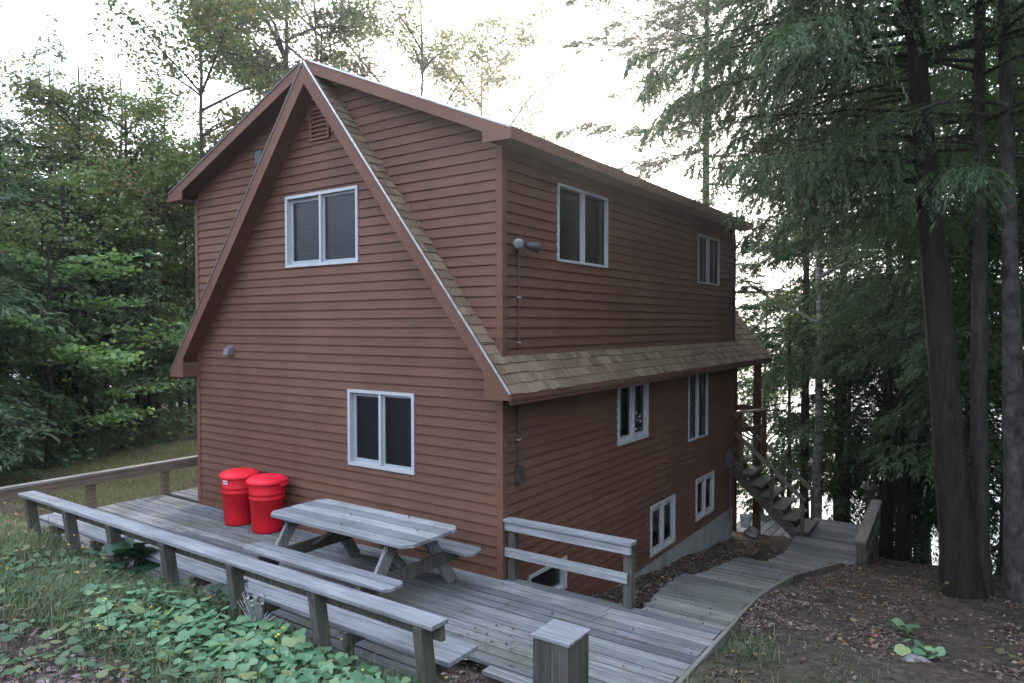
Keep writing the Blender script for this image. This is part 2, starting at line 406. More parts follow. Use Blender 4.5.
mb = MB(); mb.box((-W+.02,.06,-2.4), (-.03,LEN-.02,-.955))
mb.box((-.029,.062,-2.4), (.008,LEN-.03,-.96)); mb.build('foundation', M['concrete'], cabin)
# inner backing so that the shell is closed
mb = MB(); mb.prism([(-W+.02,.2,-.9),(-.2,.2,-.9),(-.2,.2,4.9),(XC,.2,6.2),(-W+.02,.2,4.9)], (0,LEN-.4,0)); mb.build('core', M['dark'], cabin)

def window(name, mapf, r, fw=.045, blinds=False, style='slider', label=None):
    u0, u1, z0, z1 = r; uc = (u0+u1)/2
    def bar(mb, a0, a1, b0, b1, n0, n1, mi=0):
        p = [(a0,b0),(a1,b0),(a1,b1),(a0,b1)]
        mb.hexa([mapf(u, z, n0) for u, z in p] + [mapf(u, z, n1) for u, z in p], mi)
    f = MB()
    bar(f, u0, u0+fw, z0, z1, -.10, .034); bar(f, u1-fw, u1, z0, z1, -.10, .034)
    bar(f, u0+fw, u1-fw, z1-fw, z1, -.10, .034); bar(f, u0+fw, u1-fw, z0, z0+fw, -.10, .034)
    mull = fw*.9
    if style != 'single': bar(f, uc-mull/2, uc+mull/2, z0+fw, z1-fw, -.08, .030)
    fo = f.build('window', M['white'], cabin)
    if label: fo['label'] = label
    # sashes and panes
    for k, (a, b_) in enumerate(((u0+fw, uc-mull/2), (uc+mull/2, u1-fw)) if style != 'single' else ((u0+fw, u1-fw),)):
        sw = (.062 if style == 'casement' else .016 if style in ('thin','single') else (.05 if k == 0 else .032)); nn = -.035 if k == 0 else -.012
        if style == 'casement': nn = .005
        s_ = MB()
        bar(s_, a, a+sw, z0+fw, z1-fw, nn-.03, nn); bar(s_, b_-sw, b_, z0+fw, z1-fw, nn-.03, nn)
        bar(s_, a+sw, b_-sw, z1-fw-sw, z1-fw, nn-.03, nn); bar(s_, a+sw, b_-sw, z0+fw, z0+fw+sw, nn-.03, nn)
        so = s_.build('sash', M['white'] if style == 'casement' else M['bronze'] if style == 'thin' else M['sash'], fo)
        p = MB(); p.poly([mapf(u, z, nn-.015) for u, z in ((a+sw, z0+fw+sw), (b_-sw, z0+fw+sw), (b_-sw, z1-fw-sw), (a+sw, z1-fw-sw))])
        p.build('pane', M['glass'] if style == 'casement' else M['screen_glass'], fo, normals=False)
    d = MB(); bar(d, u0-.02, u1+.02, z0-.02, z1+.02, -.198, -.17)
    for q in ((u0-.02,u0-.001,z0,z1),(u1+.001,u1+.02,z0,z1),(u0,u1,z1+.001,z1+.02),(u0,u1,z0-.02,z0-.001)): bar(d, *q, -.17, -.09)
    d.build('dark_room', M['dark'], fo)
    if blinds:
        s_ = MB(); z = z1-.06
        while z > z0+blinds:
            bar(s_, u0+fw+.01, u1-fw-.01, z-.017, z, -.105, -.09); z -= .024
        s_.build('blind', M['blind'], fo)
    return fo
window('window', fm, FW['l'], .042)
window('window', fm, FW['u'], .042, blinds=.1)
window('window', rm, RW['u1'], .032, blinds=.06, style='thin')
window('window', rm, RW['u2'], .022, style='thin')
window('window', rm, RW['m1'], .05, style='casement')
window('window', rm, RW['m2'], .022, style='thin')
window('window', rm, RW['b1'], .05, style='casement')
window('window', rm, RW['b2'], .05, style='casement')
window('window', rm, RW['b3'], .045, style='single')

# roofs ------------------------------------------------
TH = .13
TX = EX                     # tip x on the right; mirrored on the left
def mir(x): return 2*XC - x
def steep(x): return AZ - AS*abs(x-XC)
def dorm(x): return DZ - DS*abs(x-XC)
tz = steep(TX); dz_ = dorm(TX)
YR = 10.18
# A-frame: front fin, side skirts, back over the porch; each a slab (brown underside, shingle deck on top)
mb = MB()
for sx in (1, -1):
    X = (lambda x: x) if sx > 0 else mir
    th = TH
    def slab(xa, xb, y0, y1):
        pa, pb = steep(xa), steep(xb)
        mb.prism([(X(xa), y0, pa-.012), (X(xb), y0, pb-.012), (X(xb), y0, pb-th), (X(xa), y0, pa-th-.03)], (0, y1-y0, 0))
    slab(XC, TX-.002, -OH+.001, .0)
    slab(-.12, TX-.002, .0, LEN)
    slab(XC, TX-.002, LEN+.03, YR)
mb.build('roof_underside', M['trim'], cabin)
mb = MB()
for sx in (1, -1):
    X = (lambda x: x) if sx > 0 else mir
    mb.prism([(X(XC), -OH+.002, DZ-.012), (X(TX-.002), -OH+.002, dz_-.012), (X(TX-.002), -OH+.002, dz_-.11), (X(XC), -OH+.002, DZ-.14)], (0, LEN+OH*2, 0))
mb.build('dormer_roof', M['trim'], cabin)
# shingles
def shingles(name, rows_from, zf, x0, x1, y0, y1, sx, slope, expo, jag=True):
    """tabs laid in courses up the slope between x0 (eave) and x1 (top)"""
    mb = MB(); rr = random.Random(hash(name) % 1000 if False else 11)
    cosv = 1/math.sqrt(1+slope*slope); dx = expo*cosv
    x = x0; row = 0
    while x > x1+1e-4:
        xt = max(x-dx, x1)
        y = y0 - rr.random()*.12
        while y < y1:
            w_ = rr.choice((.10,.13,.16,.19,.24)); a, b_ = max(y, y0), min(y+w_-.003, y1)
            if b_-a > .01:
                t = .010 + rr.random()*.010; drop = rr.choice((0,0,.012)) if jag else 0
                xe = x + drop*cosv
                nx_, nz_ = slope*cosv, cosv
                def P(xx, yy, lift):
                    q = xx + nx_*lift; zz = zf(xx) + nz_*lift
                    return (q if sx > 0 else mir(q), yy, zz)
                mb.hexa([P(xe,a,-.004), P(xe,b_,-.004), P(xt-.01,b_,-.006), P(xt-.01,a,-.006), P(xe,a,t), P(xe,b_,t), P(xt-.01,b_,.004), P(xt-.01,a,.004)])
            y += w_
        x = xt; row += 1
    return mb.build(name, M['shingle'], cabin)
shingles('shingle_skirt', 0, steep, TX+.01, -.10, -OH+.012, YR, 1, AS, .135)
shingles('shingle_skirt', 0, steep, TX+.01, -.10, -OH+.012, YR, -1, AS, .135)
shingles('shingle_strip', 0, steep, -.11, XC+.06, -OH+.012, -.002, 1, AS, .135)
shingles('shingle_strip', 0, steep, -.11, XC+.06, -OH+.012, -.002, -1, AS, .135)
shingles('shingle_strip', 0, steep, -.11, XC, LEN+.3, YR, 1, AS, .135)
shingles('dormer_shingles', 0, dorm, TX+.015, XC-.01, -OH+.012, LEN+OH, 1, DS, .135)
shingles('dormer_shingles', 0, dorm, TX+.015, XC-.01, -OH+.012, LEN+OH, -1, DS, .135)
# fascias
mb = MB()
for sx in (1, -1):
    X = (lambda x: x) if sx > 0 else mir
    out = [(XC, AZ-.004), (TX, tz-.004), (TX, tz-.075), (-.035, tz-.085), (-.035, tz+.20), (XC, AZ-.29)]
    mb.prism([(X(x), -OH-.026, z) for x, z in out], (0,.025,0))
mb.build('rake_fascia', M['trim'], cabin)
mb = MB()
for sx in (1, -1):
    X = (lambda x: x) if sx > 0 else mir
    xs = XC + .06
    out = [(xs, dorm(xs)-.004), (TX, dz_-.004), (TX, dz_-.125), (-.055, dz_-.12), (-.055, dorm(-.055)-.15), (xs, dorm(xs)-.16)]
    mb.prism([(X(x), -OH-.020, z) for x, z in out], (0,.020,0))
mb.build('dormer_fascia', M['trim'], cabin)
for sx in (1, -1):
    mb = MB()
    X = (lambda x: x) if sx > 0 else mir
    for (z, zz, y1) in ((tz-.075, tz-.006, YR), (dz_-.125, dz_-.006, LEN+OH)):
        a, b_ = sorted((X(TX-.001), X(TX+.018)))
        mb.box((a, -OH-.02, z), (b_, y1, zz))
    # boxed returns and flat soffits under the eaves
    a, b_ = sorted((X(TX-.002), X(.028)))
    mb.box((a, -OH, tz-.07), (b_, YR-.01, tz-.05)); mb.box((a, -OH, dz_-.118), (b_, LEN+OH-.01, dz_-.10))
    a, b_ = sorted((X(-.033), X(.02)))
    mb.box((a, -OH+.001, tz-.083), (b_, -.03, tz-.06))
    mb.box((a, -OH+.001, tz-.06), (a+.02 if sx > 0 else b_-.0, -.03, tz+.15)) if sx > 0 else mb.box((b_-.02, -OH+.001, tz-.06), (b_, -.03, tz+.15))
    mb.build('eave_fascia', M['trim'], cabin)
for sx in (1, -1):
    mb = MB()
    X = (lambda x: x) if sx > 0 else mir
    mb.beam((X(XC+.0), -OH-.03, AZ+.006), (X(TX+.012), -OH-.03, tz-.006), .022, .013, (0,1,0))
    mb.beam((X(XC+.12), -OH-.026, dorm(XC+.12)+.006), (X(TX+.012), -OH-.026, dz_+.0), .022, .013, (0,1,0))
    mb.build('drip_edge', M['metal'] if sx > 0 else M['drip_dark'], cabin)
mb = MB()                              # step flashing glints along the strip
rr = random.Random(5)
for sx in (1, -1):
    X = (lambda x: x) if sx > 0 else mir
    x = -.15
    while x > XC+.4:
        l = .10 + rr.random()*.08
        if rr.random() < .7:
            mb = MB(); mb.beam((X(x), -.006, steep(x)+.022), (X(x-l*.6), -.006, steep(x-l*.6)+.022), .008, .012, (0,1,0)); mb.build('flashing', M['metal'], cabin)
        x -= .17
# louvred gable vent, small boxes, hood
v = MB(); v.box((-3.23,-.045,5.42), (-3.19,-.0,5.86)); v.box((-2.87,-.045,5.42), (-2.83,-.0,5.86)); v.box((-3.19,-.045,5.42), (-2.87,0,5.455)); v.box((-3.19,-.045,5.825), (-2.87,0,5.86))
vo = v.build('gable_vent', M['trim'], cabin)
v = MB()
for k in range(6):
    z = 5.475 + k*.06
    v.hexa([(-3.19,-.045,z),(-2.87,-.045,z),(-2.87,-.008,z+.04),(-3.19,-.008,z+.04),(-3.19,-.045,z+.012),(-2.87,-.045,z+.012),(-2.87,-.008,z+.052),(-3.19,-.008,z+.052)])
v.build('louvre', M['trim'], vo)
mb = MB(); mb.box((-4.45,-.05,5.28), (-4.29,-.02,5.46)); mb.build('junction_box', M['box'], cabin)
mb = MB(); mb.prism([(-5.20,-.02,2.44),(-5.20,-.13,2.44),(-5.20,-.10,2.53),(-5.20,-.02,2.57)], (.12,0,0)); mb.box((-5.21,-.027,2.42), (-5.07,-.021,2.585))
mb.build('exhaust_hood', plain('hood_metal', (.13,.11,.13), .5), cabin)
# floodlight
fl = MB(); fl.tube([(.02,.26,3.80),(.06,.26,3.80)], .055, 14); fl.tube([(.06,.26,3.80),(.10,.18,3.83)], .012, 8); fl.tube([(.06,.26,3.80),(.10,.36,3.81)], .012, 8)
flo = fl.build('floodlight', M['lampbody'], cabin, smooth=False)
for p0, p1 in (((.10,.20,3.83),(.17,.09,3.80)), ((.10,.34,3.82),(.18,.47,3.79))):
    d = Vector(p1)-Vector(p0); h = MB(); p0 = Vector(p0)
    h.tube([p0, p0+d*.25, p0+d*.6, p0+d], [.03,.052,.062,.068], 16); ho = h.build('lamp_head', M['lampbody'], flo, smooth=False)
    h = MB(); h.tube([p0+d*1.0, p0+d*1.06, p0+d*1.1], [.062,.055,.03], 16); h.build('lens', M['lampglass'], ho, smooth=True)
mb = MB(); mb.tube([(.045,.27,3.75),(.045,.27,2.64)], .011, 8); mb.tube([(.045,.27,2.10),(.045,.27,1.22)], .011, 8)
mb.box((.025,.22,1.06), (.085,.33,1.24)); mb.build('conduit', M['bronze'], cabin)
mb = MB()
for z in (3.2,2.68,2.0,1.55): mb = MB(); mb.box((.03,.245,z), (.062,.295,z+.018)); mb.build('conduit_clip', M['metal'], cabin)
mb = MB(); mb.tube([(.07,8.20,4.75),(.07,8.20,2.86)], .028, 10); mb.build('downspout', M['bronze'], cabin)
mb = MB(); mb.box((.022,7.88,-.05), (.11,8.08,.26)); mb.box((.05,7.93,.26), (.09,8.03,.31)); mb.tube([(.07,7.98,-.05),(.07,7.98,-1.2)], .015, 8); mb.build('utility_box', M['box'], cabin)
# porch at the lake side
PZ = .16
mb = MB(); mb.box((-W,LEN+.03,PZ-.22), (-.30,YR-.25,PZ)); mb.build('porch_floor', M['porch'], cabin)
for x, y in ((-.42, 9.75), (-.42,8.75), (-W+.2,9.75)):
    mb = MB(); mb.box((x-.07,y-.07,-2.4), (x+.07,y+.07,PZ-.22 if y < 9 else 2.02)); mb.build('porch_post', M['porch'], cabin)
mb = MB(); mb.box((.05,9.68,-2.4), (.19,9.82,steep(.12)-.14)); mb.build('porch_post', M['porch'], cabin)
mb = MB(); mb.box((-2.2,9.70,.93), (.05,9.76,1.06)); mb.box((-2.2,9.70,.48), (.05,9.76,.57)); mb.build('porch_rail', M['porch'], cabin)

# ------------------------------------------------------------------ deck and its furniture
def boards(mb, x0, x1, y0, y1, z, th=.035, w=.138, gap=.016, seed=1, joints=True):
    rr = random.Random(seed); y = y1
    while y - w > y0 - 1e-6:
        cuts = [x0]
        if joints:
            c = x0 + rr.choice((1.2,2.4,3.66,4.9))
            while c < x1 - .5: cuts.append(c); c += 3.66
        cuts.append(x1)
        for a, b_ in zip(cuts[:-1], cuts[1:]):
            dz = rr.uniform(-.003, .003); e = rr.uniform(-.012,.012) if b_ == x1 else 0
            t = rr.uniform(-.002,.002)
            mb.hexa([(a+.003,y-w+gap,z-th),(b_-.003+e,y-w+gap,z-th),(b_-.003+e,y,z-th),(a+.003,y,z-th),(a+.003,y-w+gap,z+dz+t),(b_-.003+e,y-w+gap,z+dz+t),(b_-.003+e,y,z+dz-t),(a+.003,y,z+dz-t)])
        y -= w
deck = thing('deck', (-2.4,-1.0,0), 'weathered grey plank deck along the front of the brown cabin', 'deck')
mb = MB(); boards(mb, -7.14, 2.50, -1.70, -.035, 0, seed=2)
boards(mb, -7.14, .72, -2.40, -1.70, 0, seed=3)
boards(mb, 1.09, 2.50, -1.84, -1.70, 0, seed=13, joints=False)
boards(mb, .035, 2.50, -.036, .11, 0, seed=4, joints=False)
boards(mb, -7.14, -6.10, -.03, 6.0, 0, seed=9, joints=False); mb.build('deck_boards', M['deck'], deck)
mb = MB(); mb.box((-7.12,-2.33,-.24), (.70,-2.29,-.037)); mb.box((-7.12,-2.28,-.24), (-7.08,6,-.037)); mb.box((.66,-2.28,-.24), (.70,-1.75,-.037))
mb.box((.04,.06,-.30), (2.49,.095,-.037))
for k in range(14): x = -6.9 + .56*k; mb.box((x,-2.28,-.22), (x+.04,-.06,-.04))
mb.build('joist', M['post'], deck)
mb = MB(); mb.hexa([(2.505,-1.7,-.2),(2.545,-1.7,-.2),(2.545,.42,-.2),(2.505,.42,-.2),(2.505,-1.7,.012),(2.545,-1.7,.012),(2.545,.42,.0),(2.505,.42,.0)]); mb.build('edge_board', M['edge_y'], deck)

# long bench facing the house: leaning posts carry the back rail
bench = thing('bench', (-2.1,-2.5,0), 'long weathered plank bench with leaning posts along the deck edge', 'bench')
YB0, YB1 = -2.40, -2.71
bx0, bx1 = -5.47, 1.40
mb = MB(); mb.box((bx0,-2.795,.755), (bx1,-2.615,.792)); mb.build('top_rail', M['grey_x'], bench, bevel=.006)
mb = MB(); mb.hexa([(bx0+.1,-2.665,.63),(bx1-.02,-2.665,.63),(bx1-.02,-2.625,.63),(bx0+.1,-2.625,.63),(bx0+.1,-2.675,.752),(bx1-.02,-2.675,.752),(bx1-.02,-2.635,.752),(bx0+.1,-2.635,.752)]); mb.build('back_board', M['post'], bench)
for k, (a, b_) in enumerate(((-2.53,-2.355), (-2.347,-2.175))):
    mb = MB(); mb.box((-5.66,a,.372), (1.33,b_,.41)); mb.build('seat_plank', M['grey_x'], bench, bevel=.004)
for x in (-5.28,-4.22,-3.20,-2.12,-1.0,.12,1.26):
    mb = MB(); mb.beam((x,-2.60,-.30), (x,-2.745,.752), .085, .11, (0,1,0)); mb.build('post', M['post'], bench)
for x in (-5.16,-4.10,-3.08,-2.0,-.88,.24,1.15):
    mb = MB(); mb.box((x-.02,-2.56,.25), (x+.02,-2.19,.37)); mb.box((x-.06,-2.52,-.3), (x-.021,-2.43,.37)); mb.build('seat_support', M['post'], bench)

# railings
rl = thing('railing', (-7.1,-1,0), 'low brown railing with pale top along the far left deck edge', 'railing')
mb = MB(); mb.box((-7.17,-3.6,.535), (-7.03,1.6,.57)); mb.build('top_rail', M['grey_y'], rl)
mb = MB(); mb.box((-7.085,-3.6,.40), (-7.045,1.6,.533)); mb.build('rail_board', M['brown_y'], rl)
for y in (.0,-1.2,-2.5,1.3):
    mb = MB(); mb.box((-7.17,y-.06,-.25), (-7.088,y+.06,.533)); mb.build('post', M['brown_y'], rl)
rr_ = thing('railing', (.8,.06,0), 'short grey railing of two boards at the right cabin corner', 'railing')
mb = MB(); mb.box((.03,-.03,.665), (1.61,.10,.70)); mb.build('top_rail', M['grey_x'], rr_, bevel=.004)
mb = MB(); mb.box((.03,.0,.565), (1.585,.036,.663)); mb.build('rail_board', M['grey_x'], rr_)
mb = MB(); mb.box((.03,.0,.265), (1.545,.036,.365)); mb.build('rail_board', M['grey_x'], rr_)
for x in (.05,1.49):
    mb = MB(); mb.box((x,.038,.003), (x+.09,.125,.663)); mb.build('post', M['post'], rr_)

# picnic table
pt = thing('picnic_table', (-1.17,-1.08,0), 'grey picnic table with attached plank seats beside the cabin wall', 'picnic table')
def octo(x0, x1, y0, y1, c): return [(x0,y0+c),(x0+c*1.1,y0),(x1-c*1.1,y0),(x1,y0+c),(x1,y1-c),(x1-c*1.1,y1),(x0+c*1.1,y1),(x0,y1-c)]
def plank_top(x0, x1, y0, y1, z0, z1, n, c):
    mb = MB(); h = (y1-y0)/n
    for k in range(n):
        a, b_ = y0+k*h+.008, y0+(k+1)*h-.008
        if k == 0: p = [(x0,b_),(x0,a+c),(x0+c,a),(x1-c,a),(x1,a+c),(x1,b_)]
        elif k == n-1: p = [(x0,a),(x1,a),(x1,b_-c),(x1-c,b_),(x0+c,b_),(x0,b_-c)]
        else: p = [(x0,a),(x1,a),(x1,b_),(x0,b_)]
        mb.prism([(x, y, z0) for x, y in p], (0,0,z1-z0))
    return mb
TX0, TX1 = -2.25, -.05
plank_top(TX0, TX1, -1.51, -.66, .712, .75, 5, .09).build('table_top', M['grey_x'], pt, bevel=.004)
plank_top(-2.27, .0, -1.84, -1.555, .405, .44, 2, .06).build('seat', M['grey_x'], pt, bevel=.004)
plank_top(-2.27, .0, -.61, -.325, .405, .44, 2, .06).build('seat', M['grey_x'], pt, bevel=.004)
for x in (-1.98, -.42):
    for s in (1, -1):
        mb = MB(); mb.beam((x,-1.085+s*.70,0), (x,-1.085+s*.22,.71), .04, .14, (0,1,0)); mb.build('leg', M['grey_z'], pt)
    q = x+.045
    mb = MB(); mb.box((q-.02,-1.83,.27), (q+.02,-.34,.402)); mb.build('seat_beam', M['post'], pt)
    mb = MB(); mb.box((q-.02,-1.46,.62), (q+.02,-.71,.71)); mb.build('top_beam', M['post'], pt)
for s, x in ((1,-1.9), (-1,-.5)):
    mb = MB(); mb.beam((x,-1.085,.35), (x+s*.55,-1.085,.70), .04, .085, (0,1,0)); mb.build('brace', M['post'], pt)

# red cans
def can(cx, cy, label, sticker):
    t = thing('trash_can', (cx,cy,0), label, 'trash can', 'red trash cans by the wall'); t.scale = (.92,.92,.94)
    mb = MB(); mb.lathe((cx,cy,.0), [(.205,.0),(.222,.012),(.228,.05),(.258,.50),(.264,.505),(.264,.53),(.259,.535),(.262,.575),(.268,.58),(.268,.60),(.264,.605),(.276,.76),(.276,.78)], 40)
    b_ = mb.build('body', M['red'], t, smooth=True)
    md = b_.modifiers.new('es', 'EDGE_SPLIT'); md.split_angle = R(50)
    mb = MB(); mb.lathe((cx,cy,0), [(.288,.735),(.302,.74),(.304,.772),(.294,.784),(.272,.790),(.262,.802),(.225,.820),(.16,.832),(.08,.837),(.004,.838)], 40)
    l = mb.build('lid', M['redlid'], t, smooth=True); md = l.modifiers.new('es', 'EDGE_SPLIT'); md.split_angle = R(55)
    mb = MB(); a = -2.2 if sticker else .35
    for aa in (.35, .35+math.pi):
        c_, s_ = math.cos(aa), math.sin(aa)
        P = lambda r, t_, z: (cx+r*c_-t_*s_, cy+r*s_+t_*c_, z)
        mb = MB(); mb.hexa([P(.27,-.07,.70),P(.27,.07,.70),P(.335,.06,.71),P(.335,-.06,.71),P(.27,-.07,.735),P(.27,.07,.735),P(.335,.06,.73),P(.335,-.06,.73)]); mb.build('handle', M['redlid'], t)
    if sticker:
        a0 = math.atan2(-6.44-cy, 4.6-cx) - 1.02
        def Q(a, z, e): r = .2715*(1) + e; return (cx+r*math.cos(a), cy+r*math.sin(a), z)
        mb = MB(); n = 6; w_ = .34
        for i in range(n): mb.poly([Q(a0+w_*i/n,.655,.004),Q(a0+w_*(i+1)/n,.655,.004),Q(a0+w_*(i+1)/n,.715,.007),Q(a0+w_*i/n,.715,.007)])
        so = mb.build('sticker', M['sticker'], t, normals=False)
        mb = MB()
        for i, (o, ww) in enumerate(((.05,.05),(.14,.03),(.2,.05),(.28,.03))): mb.poly([Q(a0+o,.67,.007),Q(a0+o+ww,.67,.007),Q(a0+o+ww,.70,.009),Q(a0+o,.70,.009)])
        mb.build('print', M['ink'], so, normals=False)
    return t
can(-4.50,-.33, 'red plastic trash can with a white sticker, nearer the left wall corner', True)
can(-3.83,-.34, 'red plastic trash can without sticker, next to the picnic table', False)

# boxed wooden post in the foreground
bp = thing('boxed_post', (1.95,-1.97,0), 'squat boxed wooden post with pale flat cap in the foreground', 'post')
mb = MB(); z0 = -.45
for a, b_ in ((1.80,1.955),(1.957,2.10)): mb.box((a,-2.125,z0), (b_,-2.095,.572))
for a, b_ in ((-2.094,-1.96),(-1.958,-1.82)): mb.box((2.075,a,z0), (2.104,b_,.572)); mb.box((1.797,a,z0), (1.826,b_,.572))
mb.box((1.80,-1.85,z0), (2.10,-1.818,.572)); mb.build('body', M['post'], bp, bevel=.003)
mb = MB(); mb.box((1.786,-2.137,.575), (2.116,-1.806,.600)); mb.build('cap', M['grey_x'], bp, bevel=.006)

# ------------------------------------------------------------------ walkway, stairs, landing rail
wk = thing('boardwalk', (1.9,3.5,-.6), 'plank walkway sloping down beside the cabin to a landing', 'walkway')
mb = MB(); rr = random.Random(21); y = .115
def lx(y): return interp(y, [(0,1.56),(2.65,1.13),(2.66,1.26),(5.2,1.02),(5.6,1.02),(5.61,1.42),(8.6,1.22),(10.4,1.15)])
def rx(y): return interp(y, [(0,2.40),(.7,2.36),(3,2.18),(4.4,2.10),(7.4,2.27),(7.41,2.62),(10.4,2.5)])
while y < 10.2:
    y2 = y+.138; z_a = float(walk_z(y)); z_b = float(walk_z(y2)); e = rr.uniform(-.02,.02); f_ = rr.uniform(-.01,.01)
    a0, a1 = float(lx(y+.05))+e, float(rx(y+.05))+f_
    mb.hexa([(a0,y,z_a-.035),(a1,y,z_a-.035),(a1,y2-.010,z_b-.035),(a0,y2-.010,z_b-.035),(a0,y,z_a+rr.uniform(-.003,.003)),(a1,y,z_a+rr.uniform(-.003,.003)),(a1,y2-.010,z_b),(a0,y2-.010,z_b)]); y = y2
mb.build('walk_boards', M['walk'], wk)
mb = MB(); ys = [.75,2.0,3.0,3.7,4.4,5.4,6.4,7.38]
for a, b_ in zip(ys[:-1], ys[1:]):
    xa, xb = float(rx(a))+.004, float(rx(b_))+.004; za, zb = float(walk_z(a)), float(walk_z(b_)); da = .10+.035*a; db = .10+.035*b_
    mb.hexa([(xa,a,za-da),(xa+.04,a,za-da),(xb+.04,b_,zb-db),(xb,b_,zb-db),(xa,a,za+.02),(xa+.04,a,za+.02),(xb+.04,b_,zb+.02),(xb,b_,zb+.02)])
mb.build('edge_board', M['edge_y'], wk)
# stairs from the porch to the landing, running down to the right
st = thing('stairs', (.6,9.2,-1.4), 'dark open-tread wooden stairs from the porch down to the landing', 'stairs')
A0, A1 = Vector((-.66,0,.46)), Vector((1.50,0,-1.50))
for y in (8.88, 9.52):
    mb = MB(); mb.beam((-.70,y,.22), (1.44,y,-1.74), .045, .21, (0,0,1)); mb.build('stringer', M['stairwood'], st)
for k in range(9):
    t = (k+.6)/9.4; p = A0.lerp(A1, t)
    mb = MB(); mb.box((p.x-.15,8.70,p.z-.045), (p.x+.14,9.70,p.z)); mb.build('tread', M['treadwood'], st)
for y in (8.73, 9.67):
    h0 = Vector((-.55,y,1.0)); h1 = Vector((1.36,y,-.72))
    mb = MB(); mb.beam(h0, h1, .06, .075, (0,0,1)); mb.build('handrail', M['treadwood'], st)
    h0 = Vector((-.55,y,.72)); h1 = Vector((1.36,y,-1.0))
    for t in (.02,.33,.66,.98):
        p = Vector((-.55,y,1.0)).lerp(Vector((1.36,y,-.72)), t); mb = MB(); mb.box((p.x-.03,y-.03,p.z-1.0), (p.x+.03,y+.03,p.z)); mb.build('baluster', M['stairwood'], st)
# porch corner rail (top cap seen at the stair head)
pr = thing('railing', (.3,9.3,.2), 'short reddish porch railing with pale cap at the stair head', 'railing')
mb = MB(); mb.hexa([(-.05,8.70,.99),(.08,8.70,.99),(.42,9.55,.99),(.29,9.55,.99),(-.05,8.70,1.03),(.08,8.70,1.03),(.42,9.55,1.03),(.29,9.55,1.03)]); mb.build('cap', M['grey_y'], pr)
for x, y in ((.02,8.76),(.34,9.50)):
    mb = MB(); mb.box((x-.045,y-.045,-.1), (x+.045,y+.045,.99)); mb.build('post', M['porch'], pr)
mb = MB(); mb.beam((.02,8.76,.62), (.34,9.50,.62), .04,.10); mb.build('rail_board', M['porch'], pr)
# landing railing on the right
lr = thing('railing', (2.56,8.7,-1.5), 'solid grey railing with wide cap at the right end of the landing', 'railing')
mb = MB(); mb.hexa([(2.50,7.35,-1.035),(2.70,7.35,-1.035),(2.60,10.2,-.885),(2.40,10.2,-.885),(2.50,7.35,-.99),(2.70,7.35,-.99),(2.60,10.2,-.84),(2.40,10.2,-.84)]); mb.build('cap', M['grey_y'], lr)
mb = MB(); mb.hexa([(2.64,7.4,-1.25),(2.68,7.4,-1.25),(2.58,10.2,-1.10),(2.54,10.2,-1.10),(2.64,7.4,-1.04),(2.68,7.4,-1.04),(2.58,10.2,-.89),(2.54,10.2,-.89)]); mb.build('rail_board', M['post'], lr)
mb = MB(); mb.hexa([(2.64,7.4,-1.52),(2.68,7.4,-1.52),(2.58,10.2,-1.40),(2.54,10.2,-1.40),(2.64,7.4,-1.34),(2.68,7.4,-1.34),(2.58,10.2,-1.22),(2.54,10.2,-1.22)]); mb.build('rail_board', M['post'], lr)
for x, y, z in ((2.585,7.42,-1.037),(2.555,8.3,-.992),(2.525,9.2,-.944),(2.49,10.1,-.893)):
    mb = MB(); mb.box((x-.055,y-.05,-2.2), (x+.053,y+.05,z)); mb.build('post', M['post'], lr)
# lantern post
lp = thing('lantern_post', (2.24,10.9,-1.5), 'dark wooden post with a lantern on top beyond the landing', 'lamp post')
mb = MB(); mb.box((2.19,10.85,-2.6), (2.31,10.97,-1.0)); mb.build('post', M['post'], lp)
mb = MB(); mb.lathe((2.25,10.91,-1.0), [(.10,0),(.12,.03),(.12,.05),(.08,.06),(.09,.22),(.17,.24),(.13,.31),(.05,.37),(.02,.42),(.0,.43)], 14); mb.build('lantern', M['bronze'], lp)
# lower dock-like deck seen under the stairs
ld = thing('lower_deck', (.1,11.4,-2.5), 'small pale plank deck on the bank seen below the stairs', 'deck')
mb = MB()
for k in range(9): x = -.75+k*.2; mb.box((x,10.45,-2.12), (x+.18,12.3,-2.08))
mb.build('deck_boards', M['deck_y'], ld)
mb = MB()
for x, y in ((-.6,10.6),(.9,10.6),(-.6,12.2),(.9,12.2)): mb.box((x-.06,y-.06,-5), (x+.06,y+.06,-2.13))
mb.build('post', M['post'], ld)
# clutter below the porch
def rock(name, c, r, label, seed, cat='stone', mtl='stone', group=None):
    rg = np.random.default_rng(seed); bm = bmesh.new(); bmesh.ops.create_icosphere(bm, subdivisions=3, radius=1)
    ph = rg.uniform(0, 6, 6)
    for v_ in bm.verts:
        p = v_.co; k = 1 + .16*math.sin(3*p.x+ph[0])*math.sin(2.7*p.y+ph[1]) + .10*math.sin(6*p.z+ph[2]+3*p.x) + .05*math.sin(11*p.y+ph[3])
        v_.co = Vector((c[0]+p.x*k*r[0], c[1]+p.y*k*r[1], c[2]+p.z*k*r[2]))
    me = bpy.data.meshes.new(name); 
    for v_ in bm.verts: v_.co -= Vector(c)
    bm.to_mesh(me); bm.free(); me.materials.append(M[mtl]); o = bpy.data.objects.new(name, me); o.location = c; COL.objects.link(o)
    return tag(o, label, cat, group)
rock('stone', (1.22,-2.42,.06), (.17,.11,.09), 'flat grey stone among the leaves at the bench end', 1)
rock('stone', (1.47,-2.22,.0), (.10,.08,.06), 'small pale stone left of the boxed post', 2)
rock('stone', (4.05,.62,-.10), (.13,.10,.07), 'pale stone under a green seedling on the right slope', 3)
rock('stone', (.25,8.9,-1.62), (.17,.13,.13), 'white stone on the ground below the stairs', 5)
